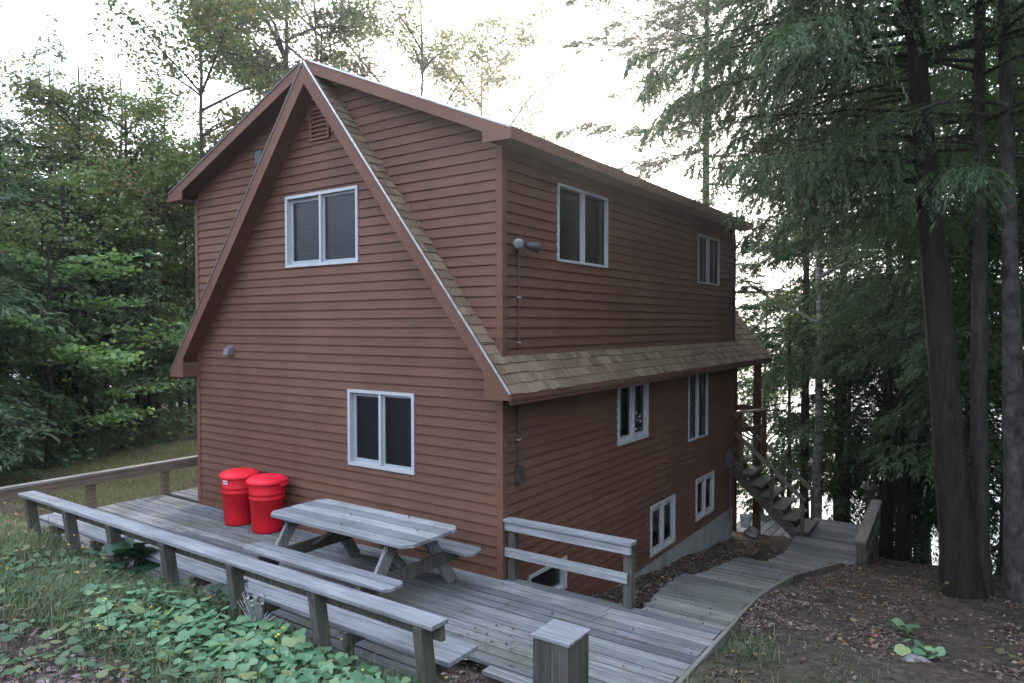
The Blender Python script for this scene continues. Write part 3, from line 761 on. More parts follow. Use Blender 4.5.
bk = MB(); bk.lathe((.20,8.62,-1.42), [(.09,0),(.12,.22),(.125,.23),(.125,.25),(.11,.25),(.08,.02),(.004,.02)], 20)
tag(bk.build('bucket', M['white'], smooth=False), 'white bucket against the cabin corner below the stairs', 'bucket')
rock('stump', (-5.95,-2.75,.12), (.09,.09,.22), 'reddish stump beside the left end of the bench', 6, 'stump', 'cut')

# ================= VEGETATION
def leaves_geo(C, D, N, L, Wd):
    """diamond leaves: centre, long direction, normal, length, width -> verts (4 per leaf)"""
    D = D/np.linalg.norm(D, axis=1, keepdims=True); Sd = np.cross(N, D); Sd /= np.linalg.norm(Sd, axis=1, keepdims=True)+1e-9
    L = np.asarray(L).reshape(-1,1); Wd = np.asarray(Wd).reshape(-1,1)
    V = np.stack([C-D*L*.5, C-D*L*.05+Sd*Wd*.5, C+D*L*.5, C-D*L*.05-Sd*Wd*.5], 1)
    return V.reshape(-1, 3)
def tubes_geo(P0, RAD, n=4):
    """P0 (B,K,3) polylines, RAD (B,K) -> verts, quads"""
    B, K, _ = P0.shape
    D = np.gradient(P0, axis=1); D /= np.linalg.norm(D, axis=2, keepdims=True)+1e-9
    ref = np.where(np.abs(D[...,2:3]) < .9, np.array([0,0,1.]), np.array([1.,0,0])); A = np.cross(D, ref); A /= np.linalg.norm(A, axis=2, keepdims=True)+1e-9; Bn = np.cross(D, A)
    t = np.arange(n)*2*np.pi/n
    V = P0[:,:,None,:] + RAD[:,:,None,None]*(A[:,:,None,:]*np.cos(t)[None,None,:,None] + Bn[:,:,None,:]*np.sin(t)[None,None,:,None])
    I = np.arange(B*K*n).reshape(B, K, n); J = np.roll(I, -1, axis=2)
    F = np.stack([I[:,:-1], J[:,:-1], J[:,1:], I[:,1:]], -1).reshape(-1, 4)
    return V.reshape(-1,3), F
def trunk_mesh(name, H, r0, r1, mtl, lean=(0,0), seed=0, sides=12, flare=1.5, seg=16, wob=.05):
    rg = np.random.default_rng(seed); t = np.linspace(0, 1, seg)**1.3
    w = np.cumsum(rg.normal(0, wob, (seg,2))*np.diff(np.r_[0,t])[:,None]**.5, 0)*.5
    Pn = np.stack([lean[0]*t*H + w[:,0], lean[1]*t*H + w[:,1], -.5 + t*(H+.5)], -1)
    rad = r0 + (r1-r0)*t + r0*(flare-1)*np.exp(-np.maximum(Pn[:,2],0)/.35)
    V, F = tubes_geo(Pn[None], rad[None], sides)
    k = rg.normal(1, .05, (seg, sides)); cen = np.repeat(Pn, sides, 0); V = cen + (V-cen)*k.reshape(-1,1)
    o = np_mesh(name, V, F4=F, mats=[mtl], smooth=True)
    return o, Pn
def along(Pn, z):
    return np.stack([np.interp(z, Pn[:,2], Pn[:,0]), np.interp(z, Pn[:,2], Pn[:,1]), z], -1)
def conifer(label, H, base, Rmax, nb, nleaf, ll, lw, lm_, bm2, r0, seed=0, rise=.15, droop=.45, power=.8, twl=.38, lean=(0,0), twdroop=.25, spread=.5, wood_r=.022, flare=1.4, wsides=None, density_gap=.25, aim=None, wpow=1.35, lowcut=0.):
    rg = np.random.default_rng(seed)
    tr, Pn = trunk_mesh('trunk', H*.98, r0, .006, bm2, lean, seed, flare=flare)
    t = np.sort(rg.uniform(0, 1, nb))**.95
    zb = base + (H-base)*t; az = rg.uniform(0, 2*np.pi, nb)
    if aim is not None:      # more boughs on the open side
        k = (rg.uniform(0,1,nb) < aim[1]) | (t < aim[2]); az = np.where(k, aim[0]+rg.normal(0,.6,nb), az)
    L = Rmax*np.clip((1-t), .02, 1)**power*rg.uniform(.62, 1.08, nb) + .12
    L = L*(1-lowcut*np.clip(1-t/.38, 0, 1))
    ba = along(Pn, zb); out = np.stack([np.cos(az), np.sin(az)], -1); lat = np.stack([-np.sin(az), np.cos(az)], -1)
    ri = rise + rg.normal(0,.10,nb); dr = droop*rg.uniform(.7,1.3,nb); cv = rg.normal(0,.16,nb)
    def bp(b, s):
        h = L[b]*s
        xy = ba[b,:2] + out[b]*h[:,None] + lat[b]*(cv[b]*h*s)[:,None]
        return np.concatenate([xy, (ba[b,2] + L[b]*(ri[b]*s - dr[b]*s*s))[:,None]], 1)
    # branch wood
    K = 6; ss = np.linspace(0, .97, K); PB = np.stack([bp(np.arange(nb), np.full(nb, s)) for s in ss], 1)
    RB = (wood_r*(L/Rmax)[:,None]**.8+.003)*(1-.85*ss)[None]
    Vw, Fw = tubes_geo(PB, RB, 4)
    # twigs and needles
    w = L**wpow; w *= rg.uniform(1-density_gap, 1, nb); b = rg.choice(nb, nleaf, p=w/w.sum())
    Kb = np.ceil(L/.13).astype(int)+2
    k = np.floor((1-rg.uniform(0,1,nleaf)**1.35)*Kb[b]*.999).astype(int); k = np.clip(Kb[b]-1-np.floor(rg.uniform(0,1,nleaf)**1.25*Kb[b]).astype(int), 0, None)
    s = .12 + .88*(k+.5)/Kb[b]; sd = np.where(rg.uniform(0,1,nleaf) < .5, -1., 1.)
    # one random twist per twig
    tid = (b*64 + k)*2 + (sd > 0); h1 = np.modf(np.sin(tid*12.9898)*43758.5453)[0]; h2 = np.modf(np.sin(tid*78.233)*12543.123)[0]
    tl = twl*L[b]*(1-s)**.6*(.75+.5*np.abs(h1)) + .10 + .06*np.abs(h2)
    u = rg.uniform(0,1,nleaf)**.8
    ang = spread + .35*h2 + .35
    td = out[b]*np.cos(ang)[:,None] + lat[b]*(np.sin(ang)*sd)[:,None]
    tz_ = (-.10 + .35*h1) 
    C = bp(b, s); C[:,:2] += td*(tl*u)[:,None]; C[:,2] += tl*u*tz_ - twdroop*tl*u*u
    D = np.concatenate([td, (tz_-2*twdroop*u)[:,None]], 1)
    a2 = rg.choice([-1.,1.], nleaf)*rg.uniform(.2, 1.0, nleaf); ca, sa = np.cos(a2), np.sin(a2)
    D = np.stack([D[:,0]*ca-D[:,1]*sa, D[:,0]*sa+D[:,1]*ca, D[:,2]+rg.normal(0,.18,nleaf)], 1)
    C = C + D*(ll*.4) + rg.normal(0, .012, (nleaf,3))
    N = np.stack([rg.normal(0,.45,nleaf), rg.normal(0,.45,nleaf), np.ones(nleaf)], 1)
    lv = rg.uniform(.6, 1.35, nleaf); V = leaves_geo(C, D, N, ll*lv, lw*lv)
    F = np.arange(len(V)).reshape(-1,4)
    Vall = np.concatenate([Vw, V]); Fall = np.concatenate([Fw, F+len(Vw)])
    cr = np_mesh('crown', Vall, F4=Fall, mats=[bm2, lm_], mi4=np.r_[np.zeros(len(Fw),int), np.ones(len(F),int)])
    return finish_tree(label, tr, cr)
def finish_tree(label, tr, cr, name='tree'):
    e = bpy.data.objects.new(name, None); COL.objects.link(e); tr.parent = e; cr.parent = e
    return tag(e, label, 'tree')
def decid(label, H, base, R_, nleaf, ls, lm_, bm2, r0, seed=0, nl=12, sub=6, flat=.6, clump=.34, lean=(0,0), upright=.6, sparse=0., flare=1.3):
    rg = np.random.default_rng(seed)
    tr, Pn = trunk_mesh('trunk', H*.9, r0, .025, bm2, lean, seed, wob=.22, flare=flare)
    t = rg.uniform(0,1,nl)**.85; z0 = base + (H*.82-base)*t; az = np.arange(nl)*2.4 + rg.uniform(-.5,.5,nl)
    prof = np.sin(np.pi*np.clip(.18+.72*t, 0, 1))**.7; L = R_*prof*rg.uniform(.7,1.15,nl)
    ba = along(Pn, z0); K = 7; ss = np.linspace(0,1,K)
    PB = np.zeros((nl,K,3))
    for i in range(nl):
        cx = rg.normal(0,.18,2)
        for k, s in enumerate(ss):
            h = L[i]*s; a = az[i]+cx[0]*s*s
            PB[i,k] = ba[i] + np.array([np.cos(a)*h, np.sin(a)*h, L[i]*(upright*s - .25*s*s)]) + rg.normal(0,.03,3)*s
    RB = (r0*.38*(L/R_)[:,None]+.008)*(1-.8*ss)[None]
    Vw, Fw = tubes_geo(PB, RB, 5)
    n2 = nl*sub; li = np.repeat(np.arange(nl), sub); s2 = rg.uniform(.3, 1., n2); kk = np.minimum((s2*(K-1)).astype(int), K-2); fr_ = (s2*(K-1)-kk)[:,None]
    q0 = PB[li,kk]*(1-fr_)+PB[li,kk+1]*fr_
    a2 = az[li]+rg.normal(0,.9,n2); l2 = R_*rg.uniform(.18,.42,n2)
    e = np.stack([np.cos(a2)*l2, np.sin(a2)*l2, l2*rg.normal(.25*flat+.1,.4*flat,n2)], 1)
    s3 = np.linspace(0,1,4); P2 = q0[:,None]+e[:,None]*s3[None,:,None]+rg.normal(0,.02,(n2,4,3)); R2 = np.full((n2,4), .012)*(1-.7*s3)[None]
    V2, F2 = tubes_geo(P2, R2, 3)
    # leaf clusters along the sub limbs
    ci = rg.integers(0, n2, nleaf); keep = rg.uniform(0,1,n2) > sparse; ci = np.where(keep[ci], ci, rg.integers(0,n2,nleaf))
    u = rg.uniform(.1,1.15,nleaf); C = q0[ci] + e[ci]*u[:,None]
    sub_off = rg.normal(0,1,(n2*5,3))*np.array([clump,clump,clump*flat])*.8; pick = ci*5+rg.integers(0,5,nleaf)
    C = C + sub_off[pick] + rg.normal(0,1,(nleaf,3))*np.array([clump,clump,clump*flat*.7])*.42
    D = rg.normal(0,1,(nleaf,3))*np.array([1,1,.45]); N = np.stack([rg.normal(0,.6,nleaf), rg.normal(0,.6,nleaf), np.ones(nleaf)], 1)
    lv = rg.uniform(.6,1.3,nleaf); V = leaves_geo(C, D, N, ls*lv, ls*.72*lv); F = np.arange(len(V)).reshape(-1,4)
    Vall = np.concatenate([Vw,V2,V]); Fall = np.concatenate([Fw, F2+len(Vw), F+len(Vw)+len(V2)])
    cr = np_mesh('crown', Vall, F4=Fall, mats=[bm2, lm_], mi4=np.r_[np.zeros(len(Fw)+len(F2),int), np.ones(len(F),int)])
    return finish_tree(label, tr, cr)
def copy_tree(e):
    c = e.copy(); COL.objects.link(c)
    for ch in list(e.children):
        k = ch.copy(); COL.objects.link(k); k.parent = c
    return c
PROTO = {}
def spec(kind):
    """one prototype of each kind: (function, nominal height)"""
    if kind == 'spruceA': return conifer('', 12, .8, 1.9, 190, 42000, .13, .042, M['spruce'], M['bark'], .12, 11, droop=.30, rise=.05, power=.85, wood_r=.014), 12
    if kind == 'spruceB': return conifer('', 12, .6, 2.6, 190, 46000, .14, .045, M['spruce'], M['bark'], .16, 12, droop=.35, rise=.10, power=.7, wood_r=.016), 12
    if kind == 'spruceC': return conifer('', 7, 2.0, 1.7, 100, 20000, .12, .038, M['spruce'], M['bark'], .07, 13, droop=.28, rise=.06, power=.6, wood_r=.012), 7
    if kind == 'sapling': return conifer('', 2.2, .05, 1.0, 70, 14000, .085, .026, M['spruce'], M['bark'], .025, 14, droop=.2, rise=.15, power=.7, flare=1.1, wood_r=.008), 2.2
    if kind == 'hemlockB': return conifer('', 12, 1.9, 3.2, 140, 70000, .11, .033, M['hemlock'], M['bark'], .16, 15, droop=.42, rise=.22, power=.55, twdroop=.5, wood_r=.016), 12
    if kind == 'hemlockC': return conifer('', 8, 1.1, 2.4, 100, 38000, .105, .032, M['hemlock'], M['bark'], .08, 16, droop=.4, rise=.2, power=.55, twdroop=.45, wood_r=.014), 8
    if kind == 'hemlockD': return conifer('', 14, 3.4, 2.6, 90, 26000, .11, .032, M['hemlock'], M['bark'], .17, 17, droop=.4, rise=.12, power=.5, twdroop=.45, wood_r=.018), 14
    if kind == 'pineA': return conifer('', 22, 6, 5.6, 95, 120000, .20, .034, M['pine'], M['bark'], .24, 18, droop=.10, rise=.10, power=.35, twdroop=.10, twl=.3, wood_r=.03), 22
    if kind == 'decidA': return decid('', 11, 2.6, 3.0, 17000, .105, M['decid'], M['bark_grey'], .12, 21, nl=18, sub=9), 11
    if kind == 'decidB': return decid('', 8, 1.2, 2.3, 14000, .10, M['decid'], M['bark_grey'], .08, 22, nl=16, sub=8), 8
    if kind == 'autumnA': return decid('', 11, 2.4, 2.4, 17000, .105, M['autumn'], M['bark_grey'], .10, 23, nl=17, sub=8, upright=.9), 11
    if kind == 'autumnB': return decid('', 13, 4.0, 2.6, 11000, .105, M['autumn'], M['bark_grey'], .08, 24, nl=15, sub=7, upright=.7, sparse=.25), 13
    if kind == 'autumnC': return decid('', 14, 6.5, 3.6, 15000, .11, M['glare_leaf'], M['bark_grey'], .12, 25, nl=14, sub=7, upright=1.0, sparse=.25, lean=(.03,.0)), 14
    if kind == 'bronzeA': return decid('', 17, 6.0, 3.2, 21000, .11, M['bronze_leaf'], M['bark_grey'], .16, 26, nl=22, sub=9, upright=.8), 17
def plant_tree(kind, x, y, ztop, H, label, group=None, rz=None, sxy=1.0):
    z = float(ground(x, y)); H = H or (ztop - z)
    if kind in PROTO: e = copy_tree(PROTO[kind][0])
    else: PROTO[kind] = spec(kind); e = PROTO[kind][0]
    k = H/PROTO[kind][1]; e.location = (x, y, z); e.scale = (k**.6*sxy, k**.6*sxy, k); e.rotation_euler = (0, 0, rz if rz is not None else (x*1.7+y*2.3) % 6.28)
    for q in ('label','group'):
        if q in e.keys(): del e[q]
    e['label'] = label; e['category'] = 'tree'
    if group: e['group'] = group
    return e
PLAIN = 'ordinary dark conifer in the dense forest left of the cabin'
TREES = [
(-19.70,3.44,12.51,None,'spruceA','tall narrow spruce with a pointed top standing above the left forest'),
(-11.55,-2.2,None,12.5,'spruceB','dark conifer whose boughs reach in from the top left corner'),
(-16.35,0.89,8.53,None,'spruceB','dark spruce at the far left edge behind the maple leaves'),
(-16.95,4.13,10.8,None,'decidA','round green tree left of the yellowing tree by the roof'),
(-18.74,6.54,11.5,None,'autumnA','yellowing tree just left of the cabin eave'),
(-15.08,2.39,7.5,None,'decidB','green leafy tree in the middle of the left forest'),
(-18.31,1.97,9.0,None,'decidA','green leafy tree behind the dark spruce at the left edge'),
(-15.75,1.65,8.0,None,'decidB','light green leafy tree in front of the pointed spruce'),(-15.7,4.15,8.9,None,'decidB','light green leafy tree between the round tree and the cabin'),
(-14.4,-1.35,8.4,None,'decidB','light green leafy tree at the very left edge'),
(-20.84,8.74,10.85,None,'autumnB','thin yellowing tree half hidden behind the cabin eave'),
(-15.12,1.15,6.63,None,'spruceC',PLAIN),(-16.91,2.95,7.24,None,'spruceA',PLAIN),(-15.12,2.97,6.4,None,'spruceC',PLAIN),(-17.26,5.14,7.9,None,'spruceB',PLAIN),
(-18.41,6.78,7.33,None,'spruceC',PLAIN),(-13.49,2.89,4.94,None,'spruceC',PLAIN),(-13.45,1.09,4.53,None,'spruceC',PLAIN),

(-17.4,3.2,11.6,None,'autumnB','tall slender light tree rising right of the pointed spruce'),(-19.6,5.4,12.6,None,'autumnB','tall slender light tree rising above the yellowing tree'),
(-17.68,7.28,8.87,None,'decidB','green tree showing just above the left roof slope'),
(-18.56,9.10,12.33,None,'autumnA','yellow green tree rising behind the left roof slope'),
(-15.37,8.89,None,18.5,'decidA','very tall leafy tree behind the cabin left of the roof peak'),
(-16.93,11.46,None,19,'bronzeA','tall bronze leaved tree directly behind the roof peak'),
(-14.04,11.03,13.68,None,'bronzeA','bronze leaved tree right of the roof peak'),
(-13.98,4.98,None,15.5,'autumnB','tall thin tree whose sprays hang into the sky at the top left'),
(-13.33,13.96,None,18.5,'autumnC','pale sparse birch like tree above the right roof slope'),
(-13.43,17.55,None,18.5,'autumnC','smaller pale tree beside the sparse one above the roof'),
(-3.75,17.4,None,25,'pineA','tall pine with pale horizontal boughs behind the cabin right end'),
(0.40,18.30,None,19,'hemlockB','tall hemlock by the shore seen above the stairs'),
(-0.18,13.98,4.97,None,'hemlockC','low hemlock with green sprays behind the stairs'),
(1.28,14.38,5.59,None,'hemlockC','hemlock behind the landing between the birch and the twin trunks'),
(2.77,17.85,None,19,'hemlockB','hemlock by the shore seen between the twin and the big trunks'),
(4.83,16.85,None,18,'hemlockB','hemlock by the shore behind the mottled trunk'),
(4.34,12.25,None,13,'hemlockC','slim hemlock standing just behind the big leaning trunk'),
(5.71,9.55,None,12,'hemlockB','hemlock past the right edge whose boughs reach into view'),
(-3.19,22.24,5.28,None,'decidB','light green tree on the shore seen beside the porch post'),
(1.9,16.2,4.6,None,'hemlockC','low hemlock by the shore seen over the landing railing'),
(3.6,15.2,3.6,None,'hemlockC','short hemlock by the shore between the twin and the big trunks'),
(2.72,12.95,None,15,'hemlockD','thicker right hand trunk of the dark twin trunks beyond the landing'),
(2.33,13.16,None,13,'hemlockD','thinner left hand trunk of the dark twin trunks beyond the landing'),
]
for x, y, zt, H, kind, lab in TREES:
    plant_tree(kind, x, y, zt, H, lab, 'conifers of the left forest' if lab == PLAIN else None)
for i, (x, y, h) in enumerate(((-13.5,.1,1.5),(-13.4,2.3,1.3),(-14.6,3.9,1.6),(-15.5,.4,1.8))):
    plant_tree('sapling', x, y, None, h, 'small dark conifer sapling at the foot of the left forest', 'conifer saplings at the forest foot', sxy=1.15)
for i, (x, y, h) in enumerate(((-22,6.6,4.5),(-21.5,8.2,5),(-24,5,4.5),(-20.5,5.6,3.6),(-25,9.5,5.5),(-23,2.2,4))):  # yellow leaf colour stands in for warm light between the trunks
    plant_tree('autumnA', x, y, None, h, 'low yellow understorey tree added as warm light between the left trunks', 'understorey added as light between the left trunks', sxy=1.5)
# slim bare trunks in the left forest
def bare(x, y, H, r, label, mtl='bark', group=None, lean=(0,0), seed=1):
    o, _ = trunk_mesh('trunk', H, r, r*.35, M[mtl], lean, seed, flare=1.25)
    e = bpy.data.objects.new('tree', None); e.location = (x, y, float(ground(x, y))); COL.objects.link(e); o.parent = e
    return tag(e, label, 'tree', group)
for i, (x, y, H, r) in enumerate(((-13.2,-.4,6,.10),(-13.9,1.2,6.4,.13),(-14.6,1.9,6.6,.15),(-14.6,2.6,6,.09),(-13.8,3.3,5.6,.11),(-15.4,4.3,6,.12),(-16.2,6.2,6.4,.13),(-15.0,3.6,6,.06),(-14.8,5.0,6,.07),(-17.0,7.1,6,.09),(-13.2,.5,5.6,.06))):
    bare(x, y, H, r, 'slim dark bare trunk among the left forest trees', group='bare trunks in the left forest', lean=(.02*math.sin(i*2.1), .02*math.cos(i*1.3)), seed=40+i)
# understory maples with flat leaf layers
for i, (x, y, H, lab) in enumerate(((-11.6,-.1,5.2,'bright green maple with layered leaves at the left edge'),(-12.5,.9,4.2,'smaller maple with layered leaves right of the bright one'))):
    e = decid(lab, H, .7, 2.1, 3600-1200*i, .13, M['maple'], M['bark'], .035, 60+i, nl=12, sub=6, flat=.32, clump=.27, upright=.34, flare=1.1)
    e.location = (x, y, float(ground(x, y)))
# large hemlocks on the right
def place(e, x, y): e.location = (x, y, float(ground(x, y))); return e
place(conifer('big dark hemlock with a leaning trunk and long drooping boughs on the right', 16, 5.4, 5.0, 190, 560000, .064, .016, M['hemlock'], M['bark'], .24, 31, rise=.14, droop=.26, power=.40, twl=.24, lean=(-.085,-.055), twdroop=.9, wood_r=.034, flare=1.35, aim=(3.25,.40,.30), wpow=1.5, lowcut=.5), 4.25, 5.37)
place(conifer('straight grey hemlock trunk just right of the big leaning one', 15, 6.4, 3.2, 80, 100000, .062, .016, M['hemlock'], M['bark_grey'], .14, 32, rise=.18, droop=.4, power=.4, twl=.28, twdroop=.5, wood_r=.035, flare=1.5, lean=(-.01,0)), 4.42, 5.72)
place(conifer('mottled trunk leaning at the right edge of the photo', 15, 6.2, 3.2, 70, 90000, .062, .016, M['hemlock'], M['bark_mottled'], .16, 33, rise=.15, droop=.4, power=.4, twl=.28, twdroop=.5, wood_r=.035, flare=1.3, lean=(-.035,-.02)), 4.90, 5.85)
place(conifer('thin dark trunk between the big leaning hemlock and the grey one', 13, 4.4, 3.1, 95, 70000, .085, .024, M['hemlock'], M['bark'], .085, 34, rise=.12, droop=.36, power=.4, twl=.25, twdroop=.6, wood_r=.016), 4.10, 9.9)
place(decid('white barked birch trunk standing behind the stairs', 12, 5.2, 2.2, 6000, .09, M['decid'], M['birch'], .14, 35, nl=10, sub=5), .76, 12.8)
bare(.42, 13.1, 11, .13, 'dark trunk just left of the white birch', seed=71)
bare(.95, 15.2, 9, .24, 'thick grey trunk with flared base right of the birch', 'bark_grey', seed=72)

# far wood round the clearing
def woods(name, pts, label, seed):
    rg = np.random.default_rng(seed); VV = []; FF = []; off = 0; MM = []
    for x, y, H in pts:
        z = float(ground(x, y)); n = 1500; t = rg.uniform(0,1,n)**1.1; a = rg.uniform(0,6.283,n); lay = np.floor(t*14)/14
        r = H*.2*(1-t)**.7*rg.uniform(.2,1,n)**.6*(1+.35*np.sin(a*3+lay*40)); C = np.stack([x+r*np.cos(a), y+r*np.sin(a), z+.4+H*t-.25*r], 1)
        D = np.stack([np.cos(a), np.sin(a), -.4+rg.normal(0,.3,n)], 1); N = np.stack([rg.normal(0,.5,n), rg.normal(0,.5,n), np.ones(n)], 1)
        V = leaves_geo(C, D, N, .5*rg.uniform(.5,1.3,n), .17*rg.uniform(.6,1.3,n)); F = np.arange(len(V)).reshape(-1,4)+off; VV.append(V); FF.append(F); MM.append(np.zeros(len(F),int)); off += len(V)
        V, F = tubes_geo(np.array([[[x,y,z-.3],[x,y,z+H*.5],[x,y,z+H]]]), np.array([[.14,.09,.02]]), 6); VV.append(V); FF.append(F+off); MM.append(np.ones(len(F),int)); off += len(V)
    o = np_mesh(name, np.concatenate(VV), F4=np.concatenate(FF), mats=[M['spruce'], M['bark']], mi4=np.concatenate(MM)); return tag(o, label, 'woods', kind='stuff')
rg = np.random.default_rng(77); pts = []
for k in range(44):
    a = R(rg.uniform(92, 200)); d = rg.uniform(34, 58); pts.append((4.6+d*math.cos(a)*1.0-2, -6.4+d*math.sin(a)*.75+1, rg.uniform(5,8)))
pts = [q for q in pts if q[0] < -13 and q[1] < 16]
woods('woods', pts, 'far dark wood behind the left forest', 1)
pts = []
for k in range(64):
    a = R(rg.uniform(195, 372)); d = rg.uniform(22, 32); pts.append((4.6+d*math.cos(a), -6.4+d*math.sin(a), rg.uniform(7,11)))
pts = [q for q in pts if not (q[1] > -4 and q[0] < 8.5)]
woods('woods', pts, 'wood closing the clearing behind the viewer', 2)

pts = [(9.2,-3.4,13),(10.5,-.6,14),(9.0,2.0,14),(11.5,3.4,15),(9.6,5.4,14),(10.2,8.6,15),(8.9,11.0,14),(13,1,15),(13,7,15),(12,-3,14),(8.4,14.2,13)]  # unseen trees added to block sky light from the right wall
woods('woods', pts + [(x+1.9, y+1.1, h) for x, y, h in pts], 'unseen dense wood added right of the cabin to shade its wall', 3)

# ------------------------------------------------------------------ ground growth
def scatter(n, x0, x1, y0, y1, dens, seed):
    rg = np.random.default_rng(seed); x = rg.uniform(x0, x1, n); y = rg.uniform(y0, y1, n)
    k = rg.uniform(0,1,n) < dens(x, y); x, y = x[k], y[k]; return x, y, ground(x, y), rg
def nz(x, y, s, ph=0): return .5+.25*(np.sin(x*s+ph)+np.sin(y*s*1.3+ph*2+np.sin(x*s*.7)*1.4))*.9
def blades(name, x, y, z, rg, h0, h1, w, mtl, label, cat):
    n = len(x); h = rg.uniform(h0, h1, n); a = rg.uniform(0,6.283,n); lean = rg.uniform(.25,1.5,n)*h
    b = np.stack([x, y, z-.01], 1); d = np.stack([np.cos(a), np.sin(a), 0*a], 1); s = np.stack([-np.sin(a), np.cos(a), 0*a], 1)*w*rg.uniform(.6,1.4,n)[:,None]
    m1 = b + d*lean[:,None]*.3 + np.array([0,0,1])*h[:,None]*.6; tp = b + d*lean[:,None] + np.array([0,0,1])*(h*(1-.25*lean/h))[:,None]
    V = np.stack([b-s*.5, b+s*.5, m1+s*.4, m1-s*.4, tp], 1).reshape(-1,3); i = np.arange(n)*5
    F4 = np.stack([i,i+1,i+2,i+3], 1); F3 = np.stack([i+3,i+2,i+4], 1)
    return tag(np_mesh(name, V, F4=F4, F3=F3, mats=[mtl]), label, cat, kind='stuff')
# long grass in front of the bench
def dg(x, y):
    a = np.clip((-2.5-y)/.2, 0, 1)*np.clip((y+5.4)/1.2, 0, 1)
    leafpatch = np.exp(-(((x-.1)/1.5)**2+((y+3.1)/.5)**2)*1.2)
    bare_ = np.clip((y+4.15)/.5, 0, 1)*1.0 + .25*np.clip(-(x+1.6)/1.2, 0, 1)
    return a*np.clip(nz(x, y, 2.1)*1.3, 0, 1)*(1-.85*leafpatch)*np.clip(bare_, 0, 1)
x, y, z, rg = scatter(150000, -9, 2.2, -5.2, -2.45, dg, 5)
blades('grass', x, y, z, rg, .05, .20, .007, M['grass'], 'unmown grass and weeds in front of the bench', 'grass')
x, y, z, rg = scatter(5000, -9, 1.8, -4.4, -2.45, lambda x, y: dg(x, y)*np.clip(nz(x,y,1.3,2)*1.6-.3,0,1), 6)
blades('dry_grass', x, y, z, rg, .15, .36, .005, M['straw'], 'dry straw stalks among the grass by the bench', 'grass')
x, y, z, rg = scatter(200000, -14, -7.2, -4, 6, lambda x, y: np.clip(nz(x,y,1.1,1)*1.3,0,1)*np.clip((x+13.5)/1.5,0,1), 7)
blades('grass', x, y, z, rg, .04, .15, .006, M['meadow'], 'yellowish meadow grass beyond the left railing', 'grass')
x, y, z, rg = scatter(9000, 1.3, 4.2, -2.4, .3, lambda x, y: (.15+.85*(nz(x,y,3,1)>.55))*((x>2.60)|(y<-1.85))*np.clip(1.0-(x-2.6)/1.5,.08,1), 8)
blades('grass', x, y, z, rg, .04, .16, .006, M['grass'], 'sparse grass tufts by the right deck edge', 'grass')
x, y, z, rg = scatter(2500, .1, 1.3, 6.0, 8.4, lambda x, y: np.clip(1-np.hypot((x-.7)/.5,(y-7.2)/.8),0,1), 9)
blades('grass', x, y, z, rg, .03, .09, .008, M['straw'], 'small mossy grass patch beside the walkway near the cabin corner', 'grass')
# fallen leaves
def litter(name, x, y, z, rg, s0, s1, mtl, label):
    n = len(x); C = np.stack([x, y, z+rg.uniform(.004,.03,n)], 1); D = rg.normal(0,1,(n,3))*np.array([1,1,.25]); N = np.stack([rg.normal(0,.35,n), rg.normal(0,.35,n), np.ones(n)], 1)
    s = rg.uniform(s0, s1, n)
    D = D/np.linalg.norm(D,axis=1,keepdims=True); Sd = np.cross(N, D); Sd /= np.linalg.norm(Sd,axis=1,keepdims=True); up = np.cross(D, Sd)
    s = s[:,None]; w = s*rg.uniform(.3,.7,(n,1)); c = s*rg.uniform(-.1,.22,(n,1))
    V = np.stack([C-D*s*.5, C+Sd*w*.5+up*c-D*s*.08, C+D*s*.5, C-Sd*w*.5+up*c-D*s*.08], 1).reshape(-1,3); i = np.arange(n)*4
    F3 = np.concatenate([np.stack([i,i+1,i+2],1), np.stack([i,i+2,i+3],1)]); return tag(np_mesh(name, V, F3=F3, mats=[mtl]), label, 'fallen leaves', kind='stuff')
x, y, z, rg = scatter(60000, 2.2, 8.0, -1.0, 9.5, lambda x, y: np.clip(nz(x,y,1.9,3)*nz(x,y,5.3,1)*2.6-.25,0.04,1)*np.where(y>6,.45,1)*np.where((x<2.66)&(y<.5),0,1), 15)
litter('fallen_leaves', x, y, z, rg, .022, .065, M['litter'], 'brown fallen leaves over the right hand slope')
x, y, z, rg = scatter(9000, .05, 1.65, .15, 8.2, lambda x, y: .9*np.ones_like(x), 16)
litter('fallen_leaves', x, y, z, rg, .03, .08, M['litter'], 'brown fallen leaves in the strip between cabin and walkway')
x, y, z, rg = scatter(9000, -3.4, 1.0, -5.0, -3.2, lambda x, y: np.clip((-3.6-y)/.4,0,1)*np.clip(nz(x,y,1.7,1)*1.3,0.2,1), 17)
litter('fallen_leaves', x, y, z, rg, .025, .075, M['litter_pale'], 'pale fallen leaves in the bare corner of the left foreground')
rg = np.random.default_rng(18); n = 1100; x = rg.uniform(-6.5, 2.45, n); y = rg.uniform(-2.3, -.05, n); k = ((x < 1.05) | (y > -1.7)) & ((rg.uniform(0,1,n) < .22) | (np.hypot((x-.8)/.5,(y+1.5)/.55) < 1)); x, y = x[k], y[k]
litter('fallen_leaves', x, y, 0*x+.004, rg, .02, .06, M['litter'], 'scattered leaves lying on the grey deck boards')
n = 420; y = rg.uniform(.15, 5.5, n); x = rg.uniform(1.3, 2.2, n); k = rg.uniform(0,1,n) < np.where((x > 1.85) & (y < 1.2), 1, .35); x, y = x[k], y[k]
litter('fallen_leaves', x, y, walk_z(y)+.012, rg, .02, .06, M['litter'], 'leaves and debris lying on the sloping walkway')
rg = np.random.default_rng(19); n = 14; x = rg.uniform(-2.3,-.1,n); y = rg.uniform(-1.45,-.7,n)
litter('fallen_leaves', x, y, 0*x+.752, rg, .03, .055, M['litter'], 'few small leaves on the picnic table top')
x, y, z, rg = scatter(1600, .6, 1.8, -2.9, -1.72, lambda x, y: .8+0*x, 52)
